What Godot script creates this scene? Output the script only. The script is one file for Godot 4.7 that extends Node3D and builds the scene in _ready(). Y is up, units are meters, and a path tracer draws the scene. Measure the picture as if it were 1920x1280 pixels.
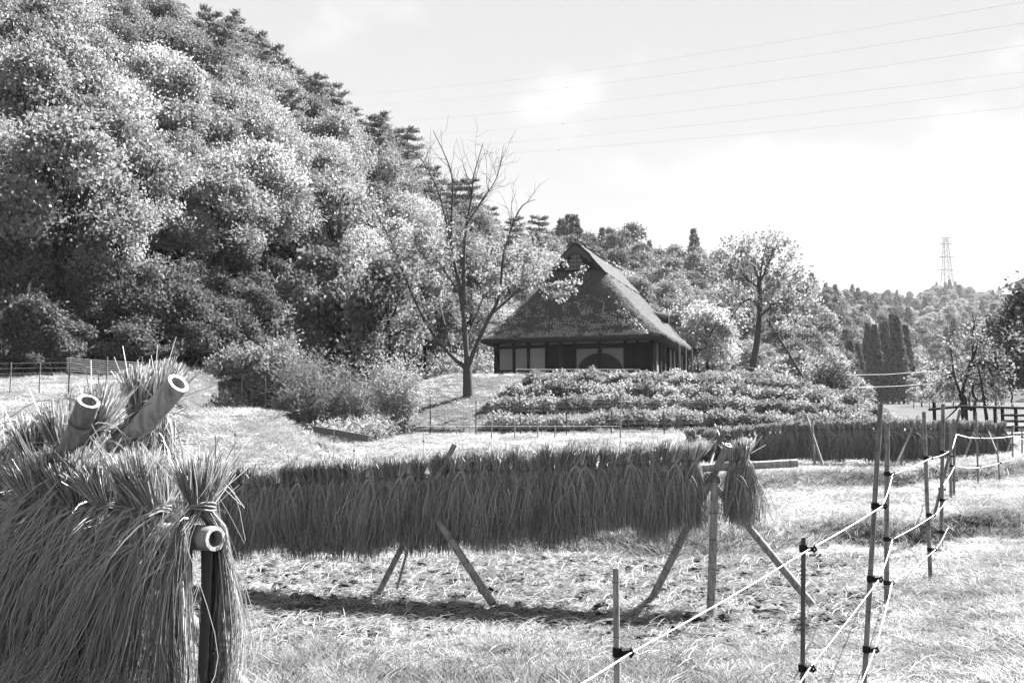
extends Node3D
# A thatched farmhouse on a planted mound below a wooded hill, with rice straw drying on bamboo racks in front of it.
# The photograph is black and white, so every colour is a neutral grey of the thing's own reflectance.
const F := 1869.0
var pitch := atan(160.0 / 1869.0)
var eye := Vector3(0, 1.64, 0)
var rng := RandomNumberGenerator.new()
var noise := FastNoiseLite.new()
var fine := FastNoiseLite.new()
var taken := {}
var M := {}
var protos := []

# ------------------------------------------------------------------ mesh building
class MB:
	var v := PackedVector3Array()
	var n := PackedVector3Array()
	var c := PackedColorArray()
	var ix := PackedInt32Array()
	func vert(p: Vector3, nn: Vector3, g: float) -> int:
		v.append(p); n.append(nn); c.append(Color(g, g, g)); return v.size() - 1
	func tri(a: Vector3, b: Vector3, d: Vector3, g: float) -> void:
		var nn := (d - a).cross(b - a).normalized()
		var k := v.size()
		v.append(a); v.append(b); v.append(d)
		n.append(nn); n.append(nn); n.append(nn)
		var q := Color(g, g, g)
		c.append(q); c.append(q); c.append(q)
		ix.append(k); ix.append(k + 1); ix.append(k + 2)
	func quad(a: Vector3, b: Vector3, d: Vector3, e: Vector3, g: float) -> void:
		var nn := (d - a).cross(b - a).normalized()
		var k := v.size()
		v.append(a); v.append(b); v.append(d); v.append(e)
		n.append(nn); n.append(nn); n.append(nn); n.append(nn)
		var q := Color(g, g, g)
		c.append(q); c.append(q); c.append(q); c.append(q)
		ix.append(k); ix.append(k + 1); ix.append(k + 2); ix.append(k); ix.append(k + 2); ix.append(k + 3)
	# a leaf: base, two flanks, tip, folded a little along its rib
	func leaf(p: Vector3, along: Vector3, across: Vector3, g: float) -> void:
		quad(p, p + along * 0.45 + across, p + along, p + along * 0.45 - across, g)
	func ribbon(pts: Array, w0: float, w1: float, side: Vector3, g: float) -> void:
		var m := pts.size()
		var q := Color(g, g, g)
		var k := v.size()
		for i in m:
			var p: Vector3 = pts[i]
			var t: Vector3 = (pts[min(i + 1, m - 1)] - pts[max(i - 1, 0)])
			var s := t.cross(side)
			s = s.normalized() if s.length_squared() > 1e-12 else Vector3.RIGHT
			var w: float = lerp(w0, w1, float(i) / (m - 1)) * 0.5
			var nn := t.cross(s).normalized()
			v.append(p - s * w); v.append(p + s * w); n.append(nn); n.append(nn); c.append(q); c.append(q)
			if i:
				var a := k + (i - 1) * 2
				ix.append(a); ix.append(a + 1); ix.append(a + 3); ix.append(a); ix.append(a + 3); ix.append(a + 2)
	func tube(pts: Array, radii: Array, sides: int, g: float, caps := true, tones := []) -> void:
		var m := pts.size()
		var k := v.size()
		var t0: Vector3 = (pts[1] - pts[0]).normalized()
		var u := t0.cross(Vector3.UP if absf(t0.y) < 0.9 else Vector3.RIGHT).normalized()
		for i in m:
			var t: Vector3 = (pts[min(i + 1, m - 1)] - pts[max(i - 1, 0)]).normalized()
			u = (u - t * u.dot(t)).normalized()
			var w := t.cross(u)
			var tone: float = g if tones.is_empty() else tones[i]
			for j in sides:
				var a := TAU * j / sides
				var o := u * cos(a) + w * sin(a)
				vert(pts[i] + o * radii[i], o, tone)
			if i:
				for j in sides:
					var a := k + (i - 1) * sides + j
					var b := k + (i - 1) * sides + (j + 1) % sides
					ix.append_array([a, b + sides, b, a, a + sides, b + sides])
		if caps:
			for e in [0, m - 1]:
				var t: Vector3 = (pts[1] - pts[0]).normalized() * -1.0 if e == 0 else (pts[m - 1] - pts[m - 2]).normalized()
				var ci := vert(pts[e], t, g)
				for j in sides:
					var p1: Vector3 = v[k + e * sides + j]
					var p2: Vector3 = v[k + e * sides + (j + 1) % sides]
					var q1 := vert(p1, t, g)
					var q2 := vert(p2, t, g)
					if e == 0: ix.append_array([ci, q1, q2])
					else: ix.append_array([ci, q2, q1])
	# a box with chamfered edges, in the frame of a transform
	func box(tr: Transform3D, s: Vector3, g: float, ch := 0.0) -> void:
		var h := s * 0.5
		if ch <= 0.0:
			for ax in 3:
				for sg in [-1.0, 1.0]:
					var e := Vector3.ZERO; e[ax] = sg * h[ax]
					var a := Vector3.ZERO; a[(ax + 1) % 3] = h[(ax + 1) % 3]
					var b := Vector3.ZERO; b[(ax + 2) % 3] = h[(ax + 2) % 3] * sg
					quad(tr * (e - a - b), tr * (e - a + b), tr * (e + a + b), tr * (e + a - b), g)
			return
		var inn := h - Vector3.ONE * ch
		for ax in 3:
			var i1 := (ax + 1) % 3
			var i2 := (ax + 2) % 3
			for sg in [-1.0, 1.0]:
				var e := Vector3.ZERO; e[ax] = sg * h[ax]
				var a := Vector3.ZERO; a[i1] = inn[i1]
				var b := Vector3.ZERO; b[i2] = inn[i2] * sg
				quad(tr * (e - a - b), tr * (e - a + b), tr * (e + a + b), tr * (e + a - b), g)
			for s1 in [-1.0, 1.0]:
				for s2 in [-1.0, 1.0]:
					var p := Vector3.ZERO; p[i1] = s1 * h[i1]; p[i2] = s2 * inn[i2]
					var q := Vector3.ZERO; q[i1] = s1 * inn[i1]; q[i2] = s2 * h[i2]
					var l := Vector3.ZERO; l[ax] = inn[ax] * s1 * s2
					quad(tr * (p - l), tr * (q - l), tr * (q + l), tr * (p + l), g)
		for sx in [-1.0, 1.0]:
			for sy in [-1.0, 1.0]:
				for sz in [-1.0, 1.0]:
					var a := tr * Vector3(sx * h.x, sy * inn.y, sz * inn.z)
					var b := tr * Vector3(sx * inn.x, sy * h.y, sz * inn.z)
					var d := tr * Vector3(sx * inn.x, sy * inn.y, sz * h.z)
					if sx * sy * sz > 0: tri(a, d, b, g)
					else: tri(a, b, d, g)
	func mesh() -> ArrayMesh:
		var arr := []
		arr.resize(Mesh.ARRAY_MAX)
		arr[Mesh.ARRAY_VERTEX] = v; arr[Mesh.ARRAY_NORMAL] = n; arr[Mesh.ARRAY_COLOR] = c; arr[Mesh.ARRAY_INDEX] = ix
		var am := ArrayMesh.new()
		am.add_surface_from_arrays(Mesh.PRIMITIVE_TRIANGLES, arr)
		return am

# ------------------------------------------------------------------ naming
func numbered(called: String) -> String:
	var k: int = taken.get(called, -1) + 1
	taken[called] = k
	return called if k == 0 else "%s_%03d" % [called, k]

func tag(o: Node3D, label: String, category: String, group := "", kind := "") -> Node3D:
	if label: o.set_meta("label", label)
	if category: o.set_meta("category", category)
	if group: o.set_meta("group", group)
	if kind: o.set_meta("kind", kind)
	return o

func thing(called: String, at: Vector3, label: String, category: String, group := "") -> Node3D:
	var o := Node3D.new()
	o.name = numbered(called); add_child(o); o.position = at
	return tag(o, label, category, group)

func part(called: String, mb: MB, mat: Material, parent: Node, at := Vector3.ZERO) -> MeshInstance3D:
	var o := MeshInstance3D.new()
	o.name = called if parent != self else numbered(called)
	o.mesh = mb.mesh(); o.material_override = mat; o.position = at
	if parent: parent.add_child(o, true)
	return o

func proto(called: String, label: String, category: String, group: String) -> Node3D:
	var o := Node3D.new()
	o.name = called
	protos.append(o)
	return tag(o, label, category, group)

func place(p: Node3D, at: Vector3, turn: float, size: Vector3, label := "") -> Node3D:
	var o: Node3D = p.duplicate()
	o.name = numbered(p.name); add_child(o)
	o.transform = Transform3D(Basis(Vector3.UP, turn).scaled_local(size), at)
	if label: o.set_meta("label", label)
	return o

func scatter(called: String, mesh: Mesh, mat: Material, xf: Array, tone: Array, label: String, category: String) -> void:
	var mm := MultiMesh.new()
	mm.transform_format = MultiMesh.TRANSFORM_3D
	mm.use_colors = true
	mm.mesh = mesh
	mm.instance_count = xf.size()
	for i in xf.size():
		mm.set_instance_transform(i, xf[i])
		var g: float = tone[i]
		mm.set_instance_color(i, Color(g, g, g))
	var o := MultiMeshInstance3D.new()
	o.multimesh = mm; o.material_override = mat; o.name = numbered(called); add_child(o)
	tag(o, label, category, "", "stuff")

# ------------------------------------------------------------------ picture to place
func at(x: float, y: float, d: float) -> Vector3:
	var u := (x - 960.0) / F
	var w := (640.0 - y) / F
	var dir := Vector3(u, w * cos(pitch) + sin(pitch), w * sin(pitch) - cos(pitch))
	return eye + dir * (d / -dir.z)
func gx(x: float, d: float) -> float:
	return at(x, 800, d).x
func on_ground(x: float, d: float) -> Vector3:
	var p := at(x, 800, d)
	return Vector3(p.x, H(p.x, p.z), p.z)
func R(a: float, b: float) -> float: return rng.randf_range(a, b)
func rdir() -> Vector3:
	var z := R(-1, 1)
	var a := R(0, TAU)
	var s := sqrt(1.0 - z * z)
	return Vector3(cos(a) * s, z, sin(a) * s)

# ------------------------------------------------------------------ terrain
var hx := [-700.0, 0.0, 200.0, 400.0, 560.0, 700.0, 850.0, 960.0, 1010.0, 1060.0, 1150.0, 1300.0, 1540.0, 1600.0, 1660.0, 1720.0, 1780.0, 1850.0, 1960.0, 2500.0]
var hfoot := [40.0, 43.0, 45.0, 49.0, 54.0, 62.0, 76.0, 90.0, 100.0, 108.0, 120.0, 135.0, 170.0, 210.0, 250.0, 280.0, 300.0, 300.0, 290.0, 250.0]
var hcrest := [115.0, 118.0, 120.0, 122.0, 124.0, 128.0, 134.0, 142.0, 165.0, 250.0, 270.0, 290.0, 400.0, 620.0, 760.0, 860.0, 960.0, 980.0, 950.0, 800.0]
var hsin := [0.62, 0.53, 0.445, 0.385, 0.335, 0.287, 0.237, 0.2, 0.185, 0.185, 0.188, 0.172, 0.138, 0.131, 0.13, 0.1305, 0.143, 0.136, 0.118, 0.11]
func along(a: Array, q: float) -> float:
	if q <= hx[0]: return a[0]
	for i in range(1, hx.size()):
		if q < hx[i]:
			var t: float = (q - hx[i - 1]) / (hx[i] - hx[i - 1])
			t = t * t * (3.0 - 2.0 * t)
			return lerp(a[i - 1], a[i], t)
	return a[-1]
func ss(a: float, b: float, x: float) -> float:
	var t := clampf((x - a) / (b - a), 0.0, 1.0)
	return t * t * (3.0 - 2.0 * t)
func slope_t(x: float, z: float) -> float:
	var d := -z
	if d < 30.0: return -1.0
	var q := 960.0 + x / d * F
	var f := along(hfoot, q)
	return (d - f) / (along(hcrest, q) - f)

func H(x: float, z: float) -> float:
	var d := -z
	var wob := noise.get_noise_2d(x * 2.0, z * 2.0)
	var e := d + wob * 0.9
	var h := 0.3 * ss(13.2, 13.9, e) + 0.32 * ss(21.6, 22.3, e) + 0.68 * ss(23.0, 42.0, d) + clampf(d - 42.0, 0.0, 300.0) * 0.03
	# the path the camera stands beside, on the outer side of the corded fence
	var fx := 1.55 + maxf(d - 4.0, 0.0) * 0.375
	h += 0.16 * ss(0.2, 1.1, x - fx) * ss(40.0, 28.0, d) + 0.45 * ss(1.5, 6.0, x - fx) * ss(40.0, 28.0, d)
	# grass terrace on the side of the hill
	var wl := ss(-5.0, -7.6, x + wob * 0.6 + 0.12 * (30.0 - d)) * (1.0 - ss(30.3, 32.6, d + wob) * ss(-15.5, -12.0, x))
	h = lerpf(h, maxf(h, 0.62 + (d - 19.0) * 0.135 + wob * 0.06), wl * ss(19.0, 21.0, d))
	# the house mound
	if d > 38.0:
		var m := clampf((d - 42.0) / 10.0, 0.0, 1.0) * ss(-10.5, -2.0, x + (d - 46.0) * 0.1) * (1.0 - ss(11.5, 23.0, x)) * (1.0 - ss(78.0, 95.0, d))
		h = lerpf(h, maxf(h, 4.35), m)
		var q := 960.0 + x / maxf(d, 1.0) * F
		var f := along(hfoot, q)
		if d > f:
			var c := along(hcrest, q)
			var top := along(hsin, q) * c + 1.64 - (8.0 if q < 1000.0 else 6.0)
			if d < c:
				var t := (d - f) / (c - f)
				h = lerpf(h, top, pow(t, 0.92)) + noise.get_noise_2d(x * 0.5, z * 0.5) * 3.0 * t * (1.0 - t) * clampf(d / 100.0, 1.0, 5.0)
			else:
				h = top - (d - c) * 0.25
	return h

func relief(x: float, z: float) -> float:
	# clods and ruts of the bare field, softer where grass grows
	var b := bare(x, z)
	var a := fine.get_noise_2d(x * 7.0, z * 10.0)
	var c := fine.get_noise_2d(x * 26.0 + 50.0, z * 30.0)
	return lerpf(a * 0.032 + c * 0.02, a * 0.045 + c * 0.03 - 0.05 * ss(0.12, 0.3, fine.get_noise_2d(x * 11.0 - 40.0, z * 17.0)), b)
func bare(x: float, z: float) -> float:
	var d := -z
	var fx := 1.65 + maxf(d - 4.0, 0.0) * 0.36
	var w := noise.get_noise_2d(x * 4.0 + 31.0, z * 4.0) * 0.7
	return ss(7.4, 8.3, d + w) * ss(13.1, 12.4, d + w) * ss(0.0, -0.6, x - fx + w * 0.5) + 0.35 * ss(14.5, 15.2, d + w) * ss(21.0, 20.0, d + w) * ss(-1.0, -2.0, x - fx)

# ------------------------------------------------------------------ materials
func grain(seed_: int, freq: float, lo: float, hi: float, size := 512, oct := 5) -> ImageTexture:
	var f := FastNoiseLite.new()
	f.seed = seed_; f.frequency = freq; f.fractal_octaves = oct; f.noise_type = FastNoiseLite.TYPE_SIMPLEX_SMOOTH
	var im := f.get_seamless_image(size, size)
	im.convert(Image.FORMAT_L8)
	var data := im.get_data()
	for i in data.size():
		data[i] = int(255.0 * clampf(lerpf(lo, hi, data[i] / 255.0), 0.0, 1.0))
	return ImageTexture.create_from_image(Image.create_from_data(size, size, false, Image.FORMAT_L8, data))

func mat(rough: float, back := 0.0, tex: Texture2D = null, tile := 1.0, bump: Texture2D = null, depth := 0.0, stretch := Vector3.ONE, tint := 0.5) -> StandardMaterial3D:
	var m := StandardMaterial3D.new()
	m.vertex_color_use_as_albedo = true
	m.roughness = rough
	m.albedo_color = Color(tint, tint, tint).linear_to_srgb()
	m.metallic_specular = 0.2
	m.cull_mode = BaseMaterial3D.CULL_DISABLED
	if back > 0.0:
		m.backlight_enabled = true; m.backlight = Color(back, back, back)
	if tex or bump:
		m.uv1_triplanar = true; m.uv1_world_triplanar = true; m.uv1_scale = stretch * tile
	if tex: m.albedo_texture = tex
	if bump:
		m.heightmap_enabled = true; m.heightmap_texture = bump; m.heightmap_scale = depth
	return m

func make_sky() -> Sky:
	var w := 2048
	var h := 1024
	var im := Image.create(w, h, false, Image.FORMAT_RGBF)
	var cl := FastNoiseLite.new()
	cl.seed = 11; cl.frequency = 1.7; cl.fractal_octaves = 6; cl.fractal_gain = 0.52
	var big := FastNoiseLite.new()
	big.seed = 5; big.frequency = 0.8; big.fractal_octaves = 3
	# banks of cloud, each: direction in degrees round from straight ahead, height in degrees, width, thickness, strength
	var banks := [[-3.0, 23.0, 11.0, 5.0, 0.75], [3.0, 17.5, 9.0, 2.4, 0.5], [-13.0, 21.0, 9.0, 4.0, 0.5], [24.0, 10.5, 7.0, 3.4, 0.8], [30.0, 13.5, 6.0, 3.5, 0.6], [21.0, 6.0, 9.0, 2.5, 0.5], [26.0, 23.5, 6.0, 2.0, 0.6], [1.0, 11.0, 5.0, 2.0, 0.5]]
	var r := RandomNumberGenerator.new()
	r.seed = 77
	for i in 46:
		banks.append([r.randf_range(34, 325), r.randf_range(4, 70), r.randf_range(6, 13), r.randf_range(2, 5), r.randf_range(0.4, 0.8)])
	for y in h:
		var el := 90.0 - (y + 0.5) / h * 180.0
		if el < -1.0:
			im.fill_rect(Rect2i(0, y, w, h - y), Color(SKY * 0.55, SKY * 0.55, SKY * 0.55))
			break
		var ce := cos(deg_to_rad(el))
		var se := sin(deg_to_rad(el))
		var clear := SKY * lerpf(0.93, 0.83, ss(2.0, 30.0, el)) * lerpf(1.0, 0.8, ss(30.0, 80.0, el))
		var near := []
		for b in banks:
			if absf(el - b[1]) < b[3] * 3.0: near.append(b)
		for x in w:
			var az := (x + 0.5) / w * 360.0 - 180.0
			var k := -0.2
			for b in near:
				var da: float = absf(fposmod(az - b[0] + 180.0, 360.0) - 180.0) * ce / b[2]
				var de: float = (el - b[1]) / b[3]
				var e := da * da + de * de
				if e < 8.0: k += b[4] * exp(-e)
			var v := clear
			if k > -0.75:
				var ra := deg_to_rad(az)
				var p := Vector3(sin(ra) * ce, se, -cos(ra) * ce)
				var q := Vector3(p.x, p.y * 1.8, p.z) * 2.6
				k += cl.get_noise_3dv(q) * 0.85 + big.get_noise_3dv(q) * 0.35
				var c := ss(-0.12, 0.35, k)
				var body := 0.90 + 0.16 * ss(0.0, 0.6, k) + 0.12 * cl.get_noise_3dv(q * 1.7 + Vector3(3, 0, 0))
				v = lerpf(clear, SKY * minf(body + 0.1, 1.16), c)
			im.set_pixel(x, y, Color(v, v, v))
	var pm := PanoramaSkyMaterial.new()
	pm.panorama = ImageTexture.create_from_image(im)
	var s := Sky.new()
	s.sky_material = pm
	return s

const EXPOSURE := 8.0
const SKY := 0.108

func _ready() -> void:
	rng.seed = 20241
	noise.seed = 3; noise.frequency = 0.09; noise.fractal_octaves = 3
	fine.seed = 8; fine.frequency = 0.35; fine.fractal_octaves = 3
	# camera
	var cam := Camera3D.new()
	cam.name = "camera"; add_child(cam)
	cam.position = eye
	cam.rotation.x = pitch
	cam.fov = rad_to_deg(2.0 * atan(640.0 / F))
	cam.near = 0.1; cam.far = 6000.0
	cam.current = true
	# sky, exposure, air
	var env := Environment.new()
	env.background_mode = Environment.BG_SKY
	env.sky = make_sky()
	env.tonemap_mode = Environment.TONE_MAPPER_LINEAR
	env.tonemap_exposure = EXPOSURE
	env.fog_enabled = true
	env.fog_density = 0.0001
	env.fog_light_color = Color(0.9, 0.9, 0.9)
	env.sdfgi_enabled = true; env.ssao_enabled = true; env.ssil_enabled = true
	var we := WorldEnvironment.new()
	we.name = "environment"; we.environment = env; add_child(we)
	# sun, high and behind the racks, off to the side
	var sun := DirectionalLight3D.new()
	sun.name = "sun"; add_child(sun)
	sun.look_at_from_position(Vector3(0.76, 1.0, -0.54) * 50.0, Vector3.ZERO)
	sun.light_energy = 1.6; sun.light_angular_distance = 0.5
	sun.light_color = Color(1, 1, 1)
	sun.shadow_enabled = true
	# materials
	var g1 := grain(1, 0.02, 0.55, 1.25)
	var g2 := grain(2, 0.05, 0.6, 1.2)
	M.ground = mat(0.95, 0.0, grain(4, 0.03, 0.45, 1.35, 1024), 0.35, g2, 3.0)
	M.leaf = mat(0.75, 0.85, null, 1.0, null, 0.0, Vector3.ONE, 1.0)
	M.leaf.metallic_specular = 0.1
	M.grass = mat(0.7, 0.9, null, 1.0, null, 0.0, Vector3.ONE, 0.95)
	M.straw = mat(0.55, 0.7)
	M.bark = mat(0.9, 0.0, g1, 2.0, g2, 2.0, Vector3(3, 0.6, 3))
	M.bamboo = mat(0.42, 0.0, g1, 1.5, null, 0.0, Vector3(2, 0.4, 2), 0.75)
	M.wood = mat(0.85, 0.0, g1, 1.2, null, 0.0, Vector3(3, 0.5, 3))
	M.plaster = mat(0.9, 0.0, g2, 0.6)
	M.thatch = mat(0.95, 0.0, grain(9, 0.06, 0.35, 1.4), 0.9, g2, 4.0, Vector3(1, 2.2, 1))
	M.stone = mat(0.9, 0.0, g1, 0.9, g2, 3.0)
	M.plain = mat(0.6)
	M.gloss = mat(0.3)
	M.cord = mat(0.7)
	M.cord.albedo_color = Color.WHITE
	M.plaster.albedo_color = Color(0.85, 0.85, 0.85)
	M.straw.albedo_color = Color(0.8, 0.8, 0.8)
	build_ground()
	print("ground ", Time.get_ticks_msec())
	build_woods()
	print("woods ", Time.get_ticks_msec())
	build_house()
	build_mound()
	build_trees()
	build_yard()
	print("house ", Time.get_ticks_msec())
	build_racks()
	print("racks ", Time.get_ticks_msec())
	build_fences()
	build_grass()
	build_lines()
	for p in protos: p.free()
	print("done ", Time.get_ticks_msec())

# ------------------------------------------------------------------ ground
func build_ground() -> void:
	var az := []
	var a := -180.0
	while a < 180.0:
		az.append(deg_to_rad(a))
		a += 0.17 if absf(a) < 31.0 else 4.0
	var rad := [0.0, 1.2, 2.2, 3.0]
	while rad[-1] < 1500.0:
		rad.append(rad[-1] * (1.0085 if rad[-1] < 34.0 and rad[-1] > 4.0 else 1.03))
	var mb := MB.new()
	var m := az.size()
	for i in rad.size():
		var r: float = rad[i]
		for j in m:
			var x: float = sin(az[j]) * r
			var z: float = -cos(az[j]) * r
			var h := H(x, z)
			var b := bare(x, z)
			if r < 60.0: h += relief(x, z)
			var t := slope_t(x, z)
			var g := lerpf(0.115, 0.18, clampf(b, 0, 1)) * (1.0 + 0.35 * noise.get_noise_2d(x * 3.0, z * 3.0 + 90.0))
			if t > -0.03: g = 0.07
			mb.v.append(Vector3(x, h, z)); mb.c.append(Color(g, g, g))
	for i in rad.size() - 1:
		for j in m:
			var p := i * m + j
			var q := i * m + (j + 1) % m
			mb.ix.append(p); mb.ix.append(p + m); mb.ix.append(q + m)
			mb.ix.append(p); mb.ix.append(q + m); mb.ix.append(q)
	mb.n.resize(mb.v.size())
	for k in range(0, mb.ix.size(), 3):
		var p := mb.ix[k]
		var q := mb.ix[k + 1]
		var s := mb.ix[k + 2]
		var nn := (mb.v[s] - mb.v[p]).cross(mb.v[q] - mb.v[p])
		mb.n[p] += nn; mb.n[q] += nn; mb.n[s] += nn
	for k in mb.n.size(): mb.n[k] = mb.n[k].normalized() if mb.n[k].length_squared() > 0.0 else Vector3.UP
	var o := part("ground", mb, M.ground, self)
	tag(o, "fields in low terraces rising to the wooded hills", "ground", "", "structure")

# ------------------------------------------------------------------ trees
func leafball(mb: MB, c: Vector3, r: Vector3, count: int, size: float, tone: float, narrow := 0.42) -> void:
	var tilt := Basis(rdir(), R(0, 0.6)).scaled_local(r * Vector3(R(0.8, 1.25), 1.0, R(0.8, 1.25)))
	for i in count:
		var d := rdir()
		var p := c + tilt * d * pow(rng.randf(), 0.6) * (R(0.85, 1.25) if rng.randf() > 0.18 else R(1.1, 1.8))
		var u := (d * 0.6 + rdir() + Vector3(0, 0.15, 0)).normalized()
		var w := u.cross(rdir()).normalized()
		var s := size * R(0.6, 1.3)
		mb.leaf(p, u * s, w * s * narrow, tone * R(0.5, 1.45))

func limb(mb: MB, a: Vector3, b: Vector3, r0: float, r1: float, bend: float, sides := 6, g := 0.07, n := 5) -> Array:
	var pts := []
	var rr := []
	var off := rdir() * bend * a.distance_to(b)
	for i in n:
		var t := float(i) / (n - 1)
		pts.append(a.lerp(b, t) + off * sin(t * PI) * 0.5 + rdir() * (r0 * 0.5 if i and i < n - 1 else 0.0))
		rr.append(lerpf(r0, r1, t))
	mb.tube(pts, rr, sides, g, false)
	return pts

func broadleaf(called: String, h: float, cr: float, clusters: int, per: int, size: float, tone: float, label: String, group: String, low := 0.36, narrow := 0.42, trunk_tone := 0.08) -> Node3D:
	var o := proto(called, label, "tree", group)
	var tk := MB.new()
	var cw := MB.new()
	var lean := Vector3(R(-0.4, 0.4), 0, R(-0.4, 0.4))
	var fork := Vector3(0, h * 0.38, 0) + lean
	limb(tk, Vector3(0, -0.5, 0), fork, h * 0.022 + 0.03, h * 0.015, 0.06, 7, trunk_tone)
	for i in clusters:
		var d := rdir()
		if d.y < -0.55: d.y = -d.y
		var k := R(0.45, 1.0)
		var c := Vector3(d.x * cr, h * (0.5 + low * 0.5) + d.y * h * (0.5 - low * 0.5) * 0.86, d.z * cr) * Vector3(k, 1, k) + lean
		c.y = clampf(c.y, h * low * 0.7, h)
		var taper := 1.0 - 0.45 * ss(h * 0.7, h, c.y)
		c.x *= taper; c.z *= taper
		var s := cr * R(0.2, 0.42)
		var mid := fork.lerp(c, 0.55) + Vector3(0, -0.1 * h * 0.3, 0)
		if i % 2 == 0:
			limb(tk, fork.lerp(Vector3(0, h * 0.62, 0) + lean, rng.randf()), c, h * 0.008 + 0.012, 0.012, 0.15, 5, trunk_tone, 4)
		leafball(cw, c, Vector3(s, s * R(0.5, 1.0), s), int(per * s / (cr * 0.3)), size, tone * R(0.65, 1.3), narrow)
	part("trunk", tk, M.bark, o)
	part("crown", cw, M.leaf, o)
	return o

func pine(called: String, h: float, cr: float, per: int, size: float, tone: float, label: String, group: String) -> Node3D:
	var o := proto(called, label, "tree", group)
	var tk := MB.new()
	var cw := MB.new()
	var top := Vector3(R(-0.4, 0.4), h, R(-0.4, 0.4))
	limb(tk, Vector3(0, -0.5, 0), top, h * 0.016 + 0.04, 0.03, 0.03, 6, 0.07, 7)
	var y := h * 0.34
	while y < h:
		var f := (y - h * 0.34) / (h * 0.66)
		var reach := cr * (1.0 - 0.8 * f) * R(0.75, 1.1) + 0.25
		var arms := 4 if f < 0.8 else 3
		var a0 := R(0, TAU)
		for k in arms:
			var a := a0 + TAU * k / arms + R(-0.3, 0.3)
			var base := top * (y / h) * Vector3(1, 0, 1) + Vector3(0, y, 0)
			var tip := base + Vector3(cos(a), R(0.05, 0.3), sin(a)) * reach * R(0.7, 1.1)
			limb(tk, base, tip, 0.04, 0.012, 0.1, 4, 0.07, 3)
			for q in 4:
				var c := base.lerp(tip, 0.4 + 0.2 * q) + rdir() * 0.15
				for i in per:
					var d := rdir()
					d.y = absf(d.y) * 0.7
					var p := c + Vector3(R(-1, 1), R(-0.22, 0.22), R(-1, 1)) * reach * 0.3
					mb_needle(cw, p, d, size, tone * R(0.6, 1.35))
		y += h * R(0.065, 0.105)
	part("trunk", tk, M.bark, o)
	part("crown", cw, M.leaf, o)
	return o
func mb_needle(cw: MB, p: Vector3, d: Vector3, size: float, g: float) -> void:
	var s := size * R(0.7, 1.3)
	cw.leaf(p, d.normalized() * s, d.cross(rdir()).normalized() * s * 0.2, g)

func cypress(called: String, h: float, cr: float, count: int, size: float, tone: float, label: String, group: String) -> Node3D:
	var o := proto(called, label, "tree", group)
	var tk := MB.new()
	var cw := MB.new()
	limb(tk, Vector3(0, -0.5, 0), Vector3(0, h * 0.95, 0), h * 0.015, 0.03, 0.01, 6, 0.07, 4)
	for i in count:
		var t := pow(rng.randf(), 0.8)
		var rr := cr * minf(1.0, (1.0 - t) * 1.35 + 0.04) * pow(rng.randf(), 0.35) * (1.0 + 0.18 * sin(t * 43.0))
		var a := R(0, TAU)
		var p := Vector3(cos(a) * rr, h * (0.03 + 0.97 * t), sin(a) * rr)
		var d := Vector3(cos(a), R(-0.6, 0.9), sin(a)).normalized()
		var s := size * R(0.6, 1.3)
		cw.leaf(p, d * s, d.cross(rdir()).normalized() * s * 0.35, tone * R(0.6, 1.4))
	part("trunk", tk, M.bark, o)
	part("crown", cw, M.leaf, o)
	return o

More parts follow.
